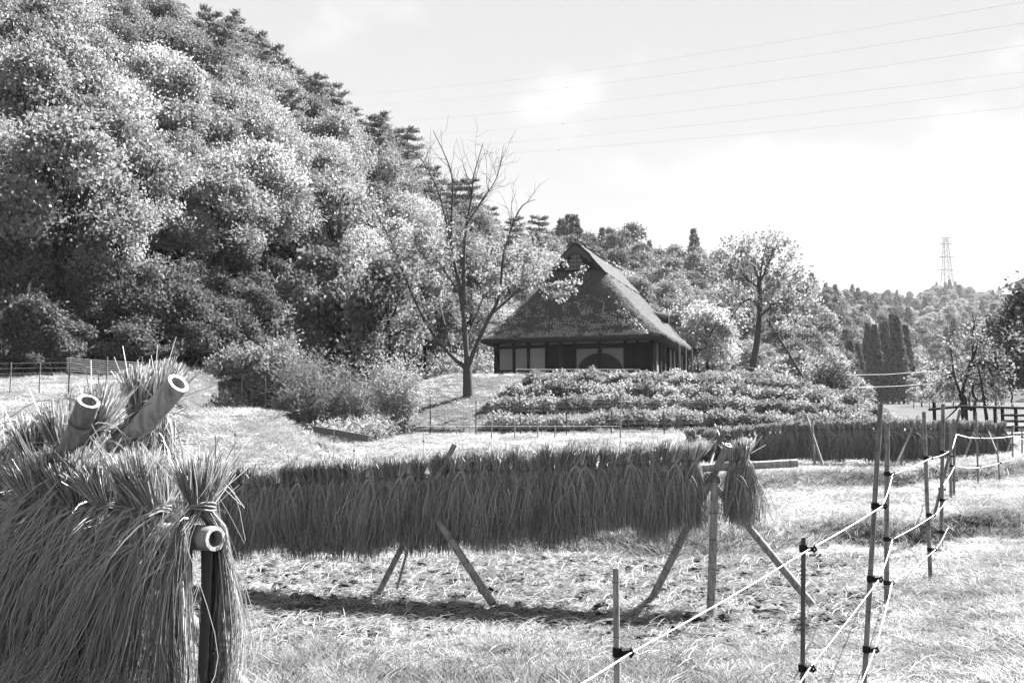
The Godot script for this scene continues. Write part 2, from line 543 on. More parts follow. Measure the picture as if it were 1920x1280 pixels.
func build_woods() -> void:
	var grp := "trees of the wood on the steep hillside"
	var kinds := [
		broadleaf("broadleaf_tree", 8.5, 2.9, 46, 380, 0.17, 0.23, "pale leafy tree with rounded crown in the hillside wood", grp, 0.2),
		broadleaf("broadleaf_tree", 9.5, 2.6, 46, 380, 0.165, 0.18, "grey leafy tree with tall crown in the hillside wood", grp, 0.2),
		broadleaf("broadleaf_tree", 7.5, 3.2, 46, 380, 0.17, 0.29, "very pale spreading tree in the hillside wood", grp, 0.15),
		broadleaf("broadleaf_tree", 8.0, 2.7, 46, 360, 0.19, 0.13, "dark evergreen leafy tree in the hillside wood", grp, 0.15),
		broadleaf("broadleaf_tree", 8.5, 2.5, 46, 340, 0.2, 0.24, "light feathery tree in the hillside wood", grp, 0.3, 0.22),
	]
	var pines := [
		pine("pine_tree", 11.0, 3.4, 42, 0.33, 0.15, "layered pine tree near the crest of the hillside wood", "pines along the crest of the hill"),
		pine("pine_tree", 9.5, 3.0, 42, 0.32, 0.18, "layered pine tree near the crest of the hillside wood", "pines along the crest of the hill"),
	]
	var shrub := broadleaf("understorey_shrub", 2.4, 1.5, 12, 420, 0.12, 0.1, "leafy shrub at the foot of the hillside wood", "shrubs at the foot of the wood", 0.1)
	shrub.set_meta("category", "shrub")
	var fars := [
		broadleaf("tree", 8.0, 3.6, 26, 90, 0.5, 0.15, "", ""), broadleaf("tree", 9.5, 3.2, 26, 90, 0.5, 0.11, "", ""), broadleaf("tree", 7.5, 3.6, 26, 90, 0.5, 0.2, "", ""),
		cypress("tree", 12.0, 2.0, 900, 0.8, 0.075, "", "")]
	var mid := "trees on the hill behind the farmhouse"
	var mids := [
		broadleaf("hill_tree", 8.0, 3.4, 28, 260, 0.28, 0.19, "rounded pale tree on the hill behind the farmhouse", mid),
		broadleaf("hill_tree", 9.5, 3.0, 28, 260, 0.27, 0.14, "tall grey tree on the hill behind the farmhouse", mid),
		broadleaf("hill_tree", 7.5, 3.6, 28, 260, 0.28, 0.25, "bright spreading tree on the hill behind the farmhouse", mid)]
	# the near slope, tree by tree
	var step := 3.7
	var z := -40.0
	var near_count := 0
	while z > -152.0:
		var x := -85.0
		while x < 12.0:
			var px_ := x + R(-0.45, 0.45) * step
			var pz := z + R(-0.45, 0.45) * step
			x += step
			var d := -pz
			var q := 960.0 + px_ / d * F
			if q < -150.0 or q > 1020.0: continue
			var t := slope_t(px_, pz)
			if t < 0.03 or t > 1.03: continue
			var f := along(hfoot, q)
			if q > 560.0 and q < 1000.0 and d - f < 3.0: continue
			var sz := R(0.78, 1.15)
			var pick := rng.randf()
			var g := noise.get_noise_2d(px_ * 1.2 + 40.0, pz * 1.2)
			var p: Node3D
			if t > 0.62 - 0.15 * g and pick < 0.8: p = pines[rng.randi() % 2]
			elif t > 0.45 and pick < 0.13: p = pines[rng.randi() % 2]
			elif g > 0.12: p = kinds[[0, 2, 2, 4, 0][rng.randi() % 5]]
			elif g < -0.2: p = kinds[[3, 1, 3, 0][rng.randi() % 4]]
			else: p = kinds[[0, 1, 2, 4, 0, 3, 1][rng.randi() % 7]]
			if t > 0.7 and p not in pines: sz *= 0.8
			place(p, Vector3(px_, H(px_, pz) - 0.2, pz), R(0, TAU), Vector3(sz * R(0.9, 1.15), sz * R(0.9, 1.1), sz * R(0.9, 1.15)))
			near_count += 1
		z -= step
	for i in 34:
		var q := R(-60, 420)
		if i > 22: q = R(420, 640)
		var d := along(hfoot, q) + R(-1.0, 3.5)
		var p := on_ground(q, d)
		var s := R(0.6, 1.25)
		place(shrub, p - Vector3(0, 0.15, 0), R(0, TAU), Vector3(s, s * R(0.8, 1.2), s))
	for i in 150:
		var q := R(-60, 960)
		var f := along(hfoot, q)
		var d := lerpf(f, along(hcrest, q), pow(rng.randf(), 1.6) * 0.7)
		var p := on_ground(q, d)
		var s := R(0.8, 1.5)
		place(shrub, p - Vector3(0, 0.2, 0), R(0, TAU), Vector3(s, s * R(0.8, 1.2), s), "leafy shrub growing between the trees of the hillside wood")
	# the hills beyond: the largest trees singly, the rest as one mass of each shape
	var xf := [[], [], [], []]
	var tone := [[], [], [], []]
	var mids_made := 0
	var d := 96.0
	while d < 1010.0:
		var stepd := 5.0 + d * 0.012
		var q := 960.0
		while q < 2010.0:
			var qq := q + R(-0.5, 0.5) * stepd / d * F
			var dd := d + R(-0.5, 0.5) * stepd
			q += stepd / d * F
			var wx := gx(qq, dd)
			var t := slope_t(wx, -dd)
			if t < -0.02 or t > 1.04: continue
			var pos := Vector3(wx, H(wx, -dd) - 0.3, -dd)
			var s := R(0.75, 1.2)
			var g := noise.get_noise_2d(wx * 0.4, dd * 0.4)
			if dd < 190.0 and qq < 1960.0 and mids_made < 150:
				var p: Node3D = mids[0 if g > 0.1 else 1 if g < -0.12 else rng.randi() % 3]
				place(p, pos, R(0, TAU), Vector3(s, s * R(0.9, 1.1), s))
				mids_made += 1
				continue
			var k := rng.randi() % 3
			if g < -0.4 or rng.randf() < 0.05: k = 3
			var b := Basis(Vector3.UP, R(0, TAU)).scaled(Vector3(s, s * R(0.85, 1.15), s))
			xf[k].append(Transform3D(b, pos)); tone[k].append(R(0.75, 1.25))
		d += stepd
	for k in 4:
		var whole := MB.new()
		var cm: ArrayMesh = fars[k].get_node("crown").mesh
		var arr := cm.surface_get_arrays(0)
		var tm: ArrayMesh = fars[k].get_node("trunk").mesh
		var ar2 := tm.surface_get_arrays(0)
		whole.v = arr[Mesh.ARRAY_VERTEX]; whole.n = arr[Mesh.ARRAY_NORMAL]; whole.c = arr[Mesh.ARRAY_COLOR]; whole.ix = arr[Mesh.ARRAY_INDEX]
		var base := whole.v.size()
		whole.v.append_array(ar2[Mesh.ARRAY_VERTEX]); whole.n.append_array(ar2[Mesh.ARRAY_NORMAL]); whole.c.append_array(ar2[Mesh.ARRAY_COLOR])
		for i in ar2[Mesh.ARRAY_INDEX]: whole.ix.append(i + base)
		scatter(["forest", "forest", "forest", "conifer_forest"][k], whole.mesh(), M.leaf, xf[k], tone[k], ["mid grey woodland covering the distant hills", "darker leafy woodland patches on the distant hills", "pale leafy woodland patches on the distant hills", "dark pointed conifers scattered over the distant hills"][k], "forest")
	print("near trees ", near_count, " mids ", mids_made, " far ", xf[0].size() + xf[1].size() + xf[2].size() + xf[3].size())

# ------------------------------------------------------------------ the farmhouse
func tab(a: Array, y: float, col: int) -> float:
	for i in range(1, a.size()):
		if y <= a[i][0]:
			return lerpf(a[i - 1][col], a[i][col], (y - a[i - 1][0]) / (a[i][0] - a[i - 1][0]))
	return a[-1][col]
var roof_tab := [[2.45, 5.5, 7.2], [3.5, 4.35, 6.55], [4.5, 3.35, 6.0], [5.5, 2.45, 5.55], [6.5, 1.6, 5.15], [7.45, 0.8, 5.15], [8.0, 0.28, 5.15], [8.2, 0.0, 5.15]]

func rounded(hx_: float, hz: float, cr: float, per: int) -> Array:
	var out := []
	for k in 4:
		var sx := [1.0, -1.0, -1.0, 1.0][k] as float
		var sz := [1.0, 1.0, -1.0, -1.0][k] as float
		for i in 5:
			var a := PI * 0.5 * (k + i / 4.0)
			out.append(Vector3(sx * (hx_ - cr) + cos(a) * cr, 0, sz * (hz - cr) + sin(a) * cr))
		var nx := [-1.0, -1.0, 1.0, 1.0][k] as float
		var nz := [1.0, -1.0, -1.0, 1.0][k] as float
		var a2 := PI * 0.5 * (k + 1)
		var e := Vector3(nx * (hx_ - cr) + cos(a2) * cr, 0, nz * (hz - cr) + sin(a2) * cr)
		var s: Vector3 = out[-1]
		for i in range(1, per): out.append(s.lerp(e, float(i) / per))
	return out

func build_house() -> void:
	var base := Vector3(5.45, 4.35, -63.4)
	var t := thing("farmhouse", base, "old farmhouse with steep thatched hip-and-gable roof on the planted mound", "house")
	t.rotation.y = deg_to_rad(-18.6)
	# thatch shell
	var mb := MB.new()
	var ys := [2.2, 2.1, 2.25, 2.45]
	var insets := [1.0, 0.32, 0.0, -0.02]
	var y := 2.6
	while y < 6.5:
		ys.append(y); insets.append(0.0); y += 0.13
	ys.append(6.5); insets.append(0.0)
	var prev := -1
	var per := 26
	var m := 0
	for i in ys.size():
		var yy: float = ys[i]
		var q := maxf(yy, 2.45)
		var loop := rounded(tab(roof_tab, q, 1) - insets[i], tab(roof_tab, q, 2) - insets[i], minf(0.7, tab(roof_tab, q, 1) * 0.35), per)
		m = loop.size()
		var st := mb.v.size()
		for p in loop:
			var bump: float = fine.get_noise_3d(p.x * 2.0, yy * 3.0, p.z * 2.0) * 0.07 + fine.get_noise_3d(p.x * 7.0, yy * 9.0, p.z * 7.0) * 0.04
			var sagging: float = -0.10 * (1.0 - absf(p.z) / 6.5) if i < 4 else 0.0
			var o: Vector3 = Vector3(p.x, 0, p.z).normalized() * bump
			mb.vert(Vector3(p.x, yy + sagging + bump * 0.5, p.z) + o, Vector3.UP, 0.15)
		if prev >= 0:
			for j in m:
				var a := prev + j
				var b := prev + (j + 1) % m
				mb.ix.append_array([a, b, st + (j + 1) % m, a, st + (j + 1) % m, st + j])
		prev = st
	var ci := mb.vert(Vector3(0, 6.5, 0), Vector3.UP, 0.15)
	for j in m: mb.ix.append_array([ci, prev + j, prev + (j + 1) % m])
	# upper saddle, a thick shell open at both gables
	var prof := []
	for k in 15:
		var s := float(k) / 14.0
		var yy := 6.35 + (8.22 - 6.35) * sin(minf(1.0, s) * PI)
		prof.append(0)
	prof.clear()
	for yy in [6.3, 6.7, 7.1, 7.45, 7.75, 8.0, 8.12]: prof.append(Vector2(tab(roof_tab, yy, 1) + 0.05, yy))
	prof.append(Vector2(0, 8.22))
	for k in range(6, -1, -1): prof.append(Vector2(-prof[k].x, prof[k].y))
	var zs := []
	for k in 25: zs.append(lerpf(-5.32, 5.32, k / 24.0))
	var n := prof.size()
	for shell in 2:
		var st := mb.v.size()
		for zz in zs:
			for p in prof:
				var v := Vector3(p.x, p.y, zz)
				if shell == 1: v = Vector3(p.x * 0.84, 6.3 + (p.y - 6.3) * 0.9, zz)
				else: v += Vector3(1, 1, 0) * fine.get_noise_3d(v.x * 4.0, v.y * 4.0, v.z * 4.0) * 0.06
				mb.vert(v, Vector3.UP, 0.15)
		for i in 24:
			for j in n - 1:
				var a := st + i * n + j
				mb.ix.append_array([a, a + 1, a + n + 1, a, a + n + 1, a + n])
	for zz in [-5.32, 5.32]:
		for j in n - 1:
			var p: Vector2 = prof[j]
			var q: Vector2 = prof[j + 1]
			mb.quad(Vector3(p.x, p.y, zz), Vector3(q.x, q.y, zz), Vector3(q.x * 0.84, 6.3 + (q.y - 6.3) * 0.9, zz), Vector3(p.x * 0.84, 6.3 + (p.y - 6.3) * 0.9, zz), 0.10)
	normals(mb)
	var roof := part("roof", mb, M.thatch, t)
	# stem ends of the thatch, lying down the slopes
	var st2 := MB.new()
	for i in 15000:
		var yy := lerpf(2.4, 6.5, pow(rng.randf(), 1.25))
		var side := rng.randf() < 0.5
		var hxx := tab(roof_tab, yy, 1)
		var hzz := tab(roof_tab, yy, 2)
		var p := Vector3(R(-hxx, hxx), yy, hzz) if side else Vector3(hxx, yy, R(-hzz, hzz))
		var out := Vector3(0, 0.5, 0.85) if side else Vector3(0.7, 0.7, 0)
		var down := Vector3(R(-0.15, 0.15), -0.85, 0.5) if side else Vector3(0.7, -0.7, R(-0.15, 0.15))
		p += out * R(0.0, 0.06)
		var s := R(0.08, 0.2)
		st2.leaf(p, (down + out * R(-0.05, 0.4)) * s, (Vector3.RIGHT if side else Vector3.BACK) * 0.013, R(0.09, 0.3))
	var sp := part("thatch_stem", st2, M.straw, roof)
	sp.set_meta("kind", "stuff")
	# moss and weeds growing on the lower front of the thatch
	var ms := MB.new()
	for i in 9000:
		var yy := lerpf(2.4, 5.0, pow(rng.randf(), 1.9))
		var hxx := tab(roof_tab, yy, 1)
		var x := R(-hxx, hxx * 0.85)
		var dens := fine.get_noise_2d(x * 2.2, yy * 5.0) + 0.5 * fine.get_noise_2d(x * 0.7 + 9.0, yy * 1.2) + 0.55 - 0.33 * (yy - 2.4)
		if dens < rng.randf() * 0.5: continue
		var p := Vector3(x, yy, tab(roof_tab, yy, 2)) + Vector3(0, 0.5, 0.85) * R(0.0, 0.07)
		var u := (Vector3(0, 0.75, 0.3) + rdir() * 0.8).normalized()
		var s := R(0.05, 0.11)
		ms.leaf(p, u * s, u.cross(rdir()).normalized() * s * 0.45, R(0.3, 0.5))
	var mo := part("moss", ms, M.leaf, roof)
	mo.set_meta("kind", "stuff"); mo.set_meta("label", "pale moss and weeds sprouting along the lower thatch")
	# straight bare run down the thatch where weeds follow a split
	var sp2 := MB.new()
	var q0 := Vector3(1.4, 4.7, 0)
	for i in 24:
		var f := i / 23.0
		var yy := lerpf(4.7, 2.9, f)
		var x := 1.3 + f * 1.8 + 0.25 * sin(f * 9.0)
		for k in 3:
			var u := (Vector3(0, 0.6, 0.5) + rdir() * 0.6).normalized()
			sp2.leaf(Vector3(x + R(-0.04, 0.04), yy, tab(roof_tab, yy, 2) + 0.06), u * 0.11, u.cross(rdir()).normalized() * 0.035, 0.4)
	part("weed_streak", sp2, M.leaf, roof)
	# ridge poles, crossed finial
	var rp := MB.new()
	for dx in [-0.2, 0.2]:
		rp.tube([Vector3(dx, 8.27, -5.5), Vector3(dx, 8.22, 0), Vector3(dx, 8.27, 5.5)], [0.05, 0.05, 0.05], 8, 0.16)
	part("ridge_pole", rp, M.bamboo, roof)
	for zz in [5.1, 2.6, 0.0, -2.6, -5.1]:
		for s in [-1.0, 1.0]:
			var cp := MB.new()
			cp.tube([Vector3(s * 0.62, 8.0, zz), Vector3(-s * 0.3, 8.62, zz + s * 0.06)], [0.045, 0.03], 6, 0.12)
			part("crossed_pole", cp, M.wood, roof)
	# vent hood on the sunny slope
	var vh := MB.new()
	var vc := Vector3(3.55, 4.05, -2.6)
	var pts := []
	for i in 9:
		var a := PI * i / 8.0
		pts.append(Vector3(0, sin(a) * 0.62, cos(a) * 0.72))
	for i in 8:
		var a: Vector3 = pts[i]
		var b: Vector3 = pts[i + 1]
		vh.quad(vc + a + Vector3(0.55, 0, 0), vc + b + Vector3(0.55, 0, 0), vc + b * 0.5 + Vector3(-0.75, 0.55, 0), vc + a * 0.5 + Vector3(-0.75, 0.55, 0), 0.15)
		vh.quad(vc + a + Vector3(0.55, 0, 0), vc + b + Vector3(0.55, 0, 0), vc + b * 0.7 + Vector3(0.5, 0, 0), vc + a * 0.7 + Vector3(0.5, 0, 0), 0.12)
		vh.quad(vc + a * 0.7 + Vector3(0.5, 0, 0), vc + b * 0.7 + Vector3(0.5, 0, 0), vc + b * 0.7 + Vector3(-0.1, 0, 0), vc + a * 0.7 + Vector3(-0.1, 0, 0), 0.05)
		vh.tri(vc + a * 0.7 + Vector3(-0.1, 0, 0), vc + b * 0.7 + Vector3(-0.1, 0, 0), vc + Vector3(-0.1, 0, 0), 0.03)
	part("vent_hood", vh, M.thatch, roof)
	# gable: dark boarding, bamboo screen, scalloped bargeboard
	var gb := MB.new()
	for zz in [5.2]:
		for j in n - 1:
			var p: Vector2 = prof[j]
			var q: Vector2 = prof[j + 1]
			gb.tri(Vector3(0, 6.4, zz), Vector3(p.x * 0.84, 6.3 + (p.y - 6.3) * 0.9, zz), Vector3(q.x * 0.84, 6.3 + (q.y - 6.3) * 0.9, zz), 0.05)
	var gable := part("gable", gb, M.wood, t)
	for i in 15:
		var x := lerpf(-0.62, 0.62, i / 14.0)
		var top := 7.55 - maxf(0.0, absf(x) - 0.2) * 2.3
		var s := MB.new()
		s.tube([Vector3(x, 6.55, 5.26), Vector3(x * 0.92, top, 5.26)], [0.026, 0.024], 6, R(0.2, 0.3))
		part("bamboo_slat", s, M.bamboo, gable)
	for yy in [6.62, 6.86, 7.1, 7.34]:
		var hw: float = 0.66 - (yy - 6.6) * 0.5
		var s := MB.new()
		s.tube([Vector3(-hw, yy, 5.3), Vector3(hw, yy, 5.3)], [0.02, 0.02], 6, 0.42)
		part("bamboo_rail", s, M.bamboo, gable)
	var bb := MB.new()
	var prevp := Vector2.ZERO
	for i in 33:
		var x := lerpf(-0.95, 0.95, i / 32.0)
		var up := 8.0 - absf(x) * 0.75
		var lo := up - 0.3 - 0.07 * absf(sin(x * 9.0)) - 0.1 * exp(-x * x * 30.0)
		var here := Vector2(up, lo)
		if i:
			var x0 := lerpf(-0.95, 0.95, (i - 1) / 32.0)
			bb.quad(Vector3(x0, prevp.y, 5.37), Vector3(x0, prevp.x, 5.37), Vector3(x, here.x, 5.37), Vector3(x, here.y, 5.37), 0.16)
			bb.quad(Vector3(x0, prevp.y, 5.33), Vector3(x0, prevp.y, 5.37), Vector3(x, here.y, 5.37), Vector3(x, here.y, 5.33), 0.16)
		prevp = here
	part("bargeboard", bb, M.wood, gable)
	# walls
	var W := 4.78
	var Z := 6.05
	var core := MB.new()
	core.box(Transform3D(Basis(), Vector3(0, 1.15, 0)), Vector3(W * 2 - 0.3, 2.3, Z * 2 - 0.3), 0.06)
	part("inner_wall", core, M.wood, t)
	var pl := MB.new()
	pl.box(Transform3D(Basis(), Vector3(0, 0.0, 0)), Vector3(W * 2 + 0.5, 0.3, Z * 2 + 0.5), 0.2, 0.03)
	part("plinth", pl, M.stone, t)
	var fxx := func(p: float) -> float: return -4.75 + (p - 929.0) * 0.0318
	for p in [[931.0, 0.26], [965.5, 0.13], [993.5, 0.13], [1028.5, 0.12], [1056.0, 0.17], [1082.0, 0.12], [1128.5, 0.15], [1175.5, 0.13], [1198.0, 0.1], [1224.0, 0.2]]:
		var s := MB.new()
		s.box(Transform3D(Basis(), Vector3(fxx.call(p[0]), 1.22, Z)), Vector3(p[1], 2.4, 0.18), 0.045 if p[0] != 1056.0 else 0.12, 0.01)
		part("post", s, M.wood, t)
	for p in [[937, 963], [968, 991], [996, 1026]]:
		var a: float = fxx.call(p[0])
		var b: float = fxx.call(p[1])
		var s := MB.new()
		s.box(Transform3D(Basis(), Vector3((a + b) / 2, 1.32, Z - 0.08)), Vector3(b - a, 1.75, 0.06), 0.5)
		part("plaster_panel", s, M.plaster, t)
		var k := MB.new()
		k.box(Transform3D(Basis(), Vector3((a + b) / 2, 0.3, Z - 0.06)), Vector3(b - a, 0.3, 0.07), 0.05, 0.01)
		part("skirting_board", k, M.wood, t)
	for p in [[1030, 1054], [1059, 1081], [1178, 1197], [1200, 1222]]:
		var a: float = fxx.call(p[0])
		var b: float = fxx.call(p[1])
		for q in 4:
			var s := MB.new()
			var w := (b - a) / 4.0
			s.box(Transform3D(Basis(), Vector3(a + w * (q + 0.5), 1.05, Z - 0.07)), Vector3(w - 0.012, 1.9, 0.04), R(0.03, 0.05), 0.006)
			part("board", s, M.wood, t)
	for p in [[1083.5, 1126.5], [1131.0, 1174.0]]:
		var a: float = fxx.call(p[0])
		var b: float = fxx.call(p[1])
		var fr := MB.new()
		for e in [[Vector3((a + b) / 2, 0.36, 0), Vector3(b - a, 0.07, 0.06)], [Vector3((a + b) / 2, 1.82, 0), Vector3(b - a, 0.07, 0.06)], [Vector3(a + 0.03, 1.09, 0), Vector3(0.05, 1.39, 0.06)], [Vector3(b - 0.03, 1.09, 0), Vector3(0.05, 1.39, 0.06)]]:
			fr.box(Transform3D(Basis(), e[0] + Vector3(0, 0, Z - 0.06)), e[1], 0.06)
		var win := part("window", fr, M.wood, t)
		var pa := MB.new()
		pa.box(Transform3D(Basis(), Vector3((a + b) / 2, 1.09, Z - 0.075)), Vector3(b - a - 0.1, 1.38, 0.02), 0.33)
		part("paper_pane", pa, M.plaster, win)
	var hd := MB.new()
	var hc := Vector3(fxx.call(1129.0), 0.4, Z - 0.055)
	for i in 28:
		var a0 := PI * i / 28.0
		var a1 := PI * (i + 1) / 28.0
		var u := Vector3(cos(a0) * 1.36, sin(a0) * 1.12, 0)
		var w := Vector3(cos(a1) * 1.36, sin(a1) * 1.12, 0)
		hd.tri(hc, hc + u, hc + w, 0.07)
		hd.quad(hc + u, hc + w, hc + w - Vector3(0, 0, 0.015), hc + u - Vector3(0, 0, 0.015), 0.05)
	var ho := part("half_round_screen", hd, M.wood, t)
	ho.set_meta("label", "dark half-round screen before the two pale windows")
	var be := MB.new()
	be.box(Transform3D(Basis(), Vector3(0, 1.98, Z + 0.02)), Vector3(W * 2, 0.16, 0.2), 0.05, 0.01)
	part("lintel_beam", be, M.wood, t)
	for p in [[1031, 1081], [1084, 1126], [1131, 1174], [1178, 1221]]:
		var a: float = fxx.call(p[0])
		var b: float = fxx.call(p[1])
		var s := MB.new()
		s.box(Transform3D(Basis(), Vector3((a + b) / 2, 2.2, Z - 0.06)), Vector3(b - a, 0.26, 0.05), 0.4)
		part("plaster_panel", s, M.plaster, t)
	# sunny side wall: posts, plaster, dark openings, a veranda
	for q in 9:
		var zz := lerpf(Z - 0.3, -Z, q / 8.0)
		var s := MB.new()
		s.box(Transform3D(Basis(), Vector3(W, 1.2, zz)), Vector3(0.16, 2.4, 0.16), 0.16 if q % 2 == 0 else 0.07, 0.012)
		part("post", s, M.wood, t)
		if q in [0, 3, 4, 6, 7]:
			var k := MB.new()
			k.box(Transform3D(Basis(), Vector3(W - 0.06, 1.25, zz - 0.66)), Vector3(0.05, 1.7, 1.1), 0.5 if q != 0 else 0.2)
			part("plaster_panel" if q != 0 else "shutter", k, M.plaster, t)
	var ve := MB.new()
	for q in 5:
		ve.box(Transform3D(Basis(), Vector3(W + 0.2 + q * 0.16, 0.42, -0.6)), Vector3(0.15, 0.04, 7.0), 0.12, 0.006)
	part("veranda", ve, M.wood, t)
	for zz in [2.7, 0.2, -2.4]:
		var s := MB.new()
		s.box(Transform3D(Basis(), Vector3(W + 0.85, 1.1, zz)), Vector3(0.12, 2.2, 0.12), 0.22, 0.012)
		part("veranda_post", s, M.wood, t)
	# bench against the front
	var bl := thing("bench", base + t.basis * Vector3(-3.4, 0.15, Z + 0.45), "dark low wooden bench against the farmhouse front", "bench")
	bl.rotation.y = t.rotation.y
	var sb := MB.new()
	sb.box(Transform3D(Basis(), Vector3(0, 0.42, 0)), Vector3(1.9, 0.07, 0.42), 0.05, 0.01)
	part("seat", sb, M.wood, bl)
	for s in [-0.8, 0.8]:
		for w in [-0.14, 0.14]:
			var lg := MB.new()
			lg.box(Transform3D(Basis(), Vector3(s, 0.19, w)), Vector3(0.08, 0.39, 0.07), 0.05, 0.008)
			part("leg", lg, M.wood, bl)

func normals(mb: MB) -> void:
	var nn := PackedVector3Array()
	nn.resize(mb.v.size())
	for k in range(0, mb.ix.size(), 3):
		var p := mb.ix[k]
		var q := mb.ix[k + 1]
		var s := mb.ix[k + 2]
		var f := (mb.v[s] - mb.v[p]).cross(mb.v[q] - mb.v[p])
		nn[p] += f; nn[q] += f; nn[s] += f
	for k in nn.size(): mb.n[k] = nn[k].normalized() if nn[k].length_squared() > 1e-14 else Vector3.UP

# ------------------------------------------------------------------ the mound
func bush(called: String, label: String, group: String, w: float, h: float, count: int, size: float, tone: float) -> Node3D:
	var o := proto(called, label, "shrub", group)
	var tk := MB.new()
	for i in 7:
		limb(tk, Vector3(R(-0.08, 0.08), -0.1, R(-0.08, 0.08)), Vector3(R(-w, w) * 0.6, h * R(0.5, 0.85), R(-w, w) * 0.6), 0.014, 0.006, 0.12, 4, 0.08, 3)
	var cw := MB.new()
	for i in count:
		var d := rdir()
		d.y = absf(d.y)
		var k := pow(rng.randf(), 0.35)
		var lump := 1.0 + 0.55 * fine.get_noise_3dv(d * 7.0 + Vector3(w * 9.0, h, 0))
		var p := Vector3(d.x * w, d.y * h * 0.9 + h * 0.08, d.z * w) * k * lump
		var u := (d * 0.7 + rdir() * 0.9 + Vector3(0, 0.35, 0)).normalized()
		var s := size * R(0.6, 1.35)
		cw.leaf(p, u * s, u.cross(rdir()).normalized() * s * 0.4, tone * R(0.6, 1.35))
	part("stem", tk, M.bark, o)
	part("foliage", cw, M.leaf, o)
	return o

func build_mound() -> void:
	var rows := [[43.2, 935.0, 1668.0], [45.4, 915.0, 1650.0], [47.6, 950.0, 1630.0], [49.6, 1000.0, 1600.0], [51.2, 1085.0, 1500.0]]
	var names := ["lowest", "second", "third", "fourth", "topmost"]
	for k in rows.size():
		var r: Array = rows[k]
		var lab: String = "leafy shrub in the %s planted row on the house mound" % names[k]
		var grp: String = "shrubs of the %s row on the house mound" % names[k]
		var pr := []
		for v in 3:
			pr.append(bush("row_shrub", lab, grp, R(0.42, 0.5), R(0.6, 0.75) if k < 4 else R(0.35, 0.45), 1300, 0.095, [0.24, 0.17, 0.3][v]))
		var q: float = r[1]
		while q < r[2]:
			var d: float = r[0] + 0.35 * sin(q * 0.011 + k)
			var p := on_ground(q, d + R(-0.12, 0.12))
			var s := R(0.75, 1.15)
			place(pr[rng.randi() % 3], p - Vector3(0, 0.06, 0), R(0, TAU), Vector3(s * 1.1, s * R(0.85, 1.15), s * 1.1))
			q += R(0.36, 0.55) / d * F
	# low rail along the edge of the yard
	var rl := thing("yard_rail", on_ground(968, 52.6), "low pale bamboo rail on short posts before the farmhouse", "fence")
	var tops := []
	for q in [968.0, 1022.0, 1080.0, 1140.0, 1200.0]:
		var g := on_ground(q, 52.6)
		var s := MB.new()
		s.tube([g - rl.position - Vector3(0, 0.1, 0), g - rl.position + Vector3(0, 0.34, 0)], [0.035, 0.033], 7, 0.3)
		part("post", s, M.bamboo, rl)
		tops.append(g - rl.position + Vector3(0, 0.3, 0.05))
	var s2 := MB.new()
	s2.tube(tops, [0.024, 0.024, 0.024, 0.024, 0.024], 7, 0.42)
	part("rail", s2, M.bamboo, rl)
	var r2 := thing("yard_rail", on_ground(1376, 55.0), "short pale rail fence under the propped tree", "fence")
	var tp := [[], []]
	for q in [1378.0, 1398.0, 1426.0, 1458.0, 1476.0]:
		var g := on_ground(q, 55.0)
		var s := MB.new()
		s.tube([g - r2.position - Vector3(0, 0.1, 0), g - r2.position + Vector3(0, 0.75, 0)], [0.04, 0.035], 7, 0.22)
		part("post", s, M.bamboo, r2)
		tp[0].append(g - r2.position + Vector3(0, 0.7, 0.05)); tp[1].append(g - r2.position + Vector3(0, 0.4, 0.05))
	for k in 2:
		var s := MB.new()
		s.tube(tp[k], [0.03, 0.03, 0.03, 0.03, 0.03], 7, 0.4)
		part("rail", s, M.bamboo, r2)

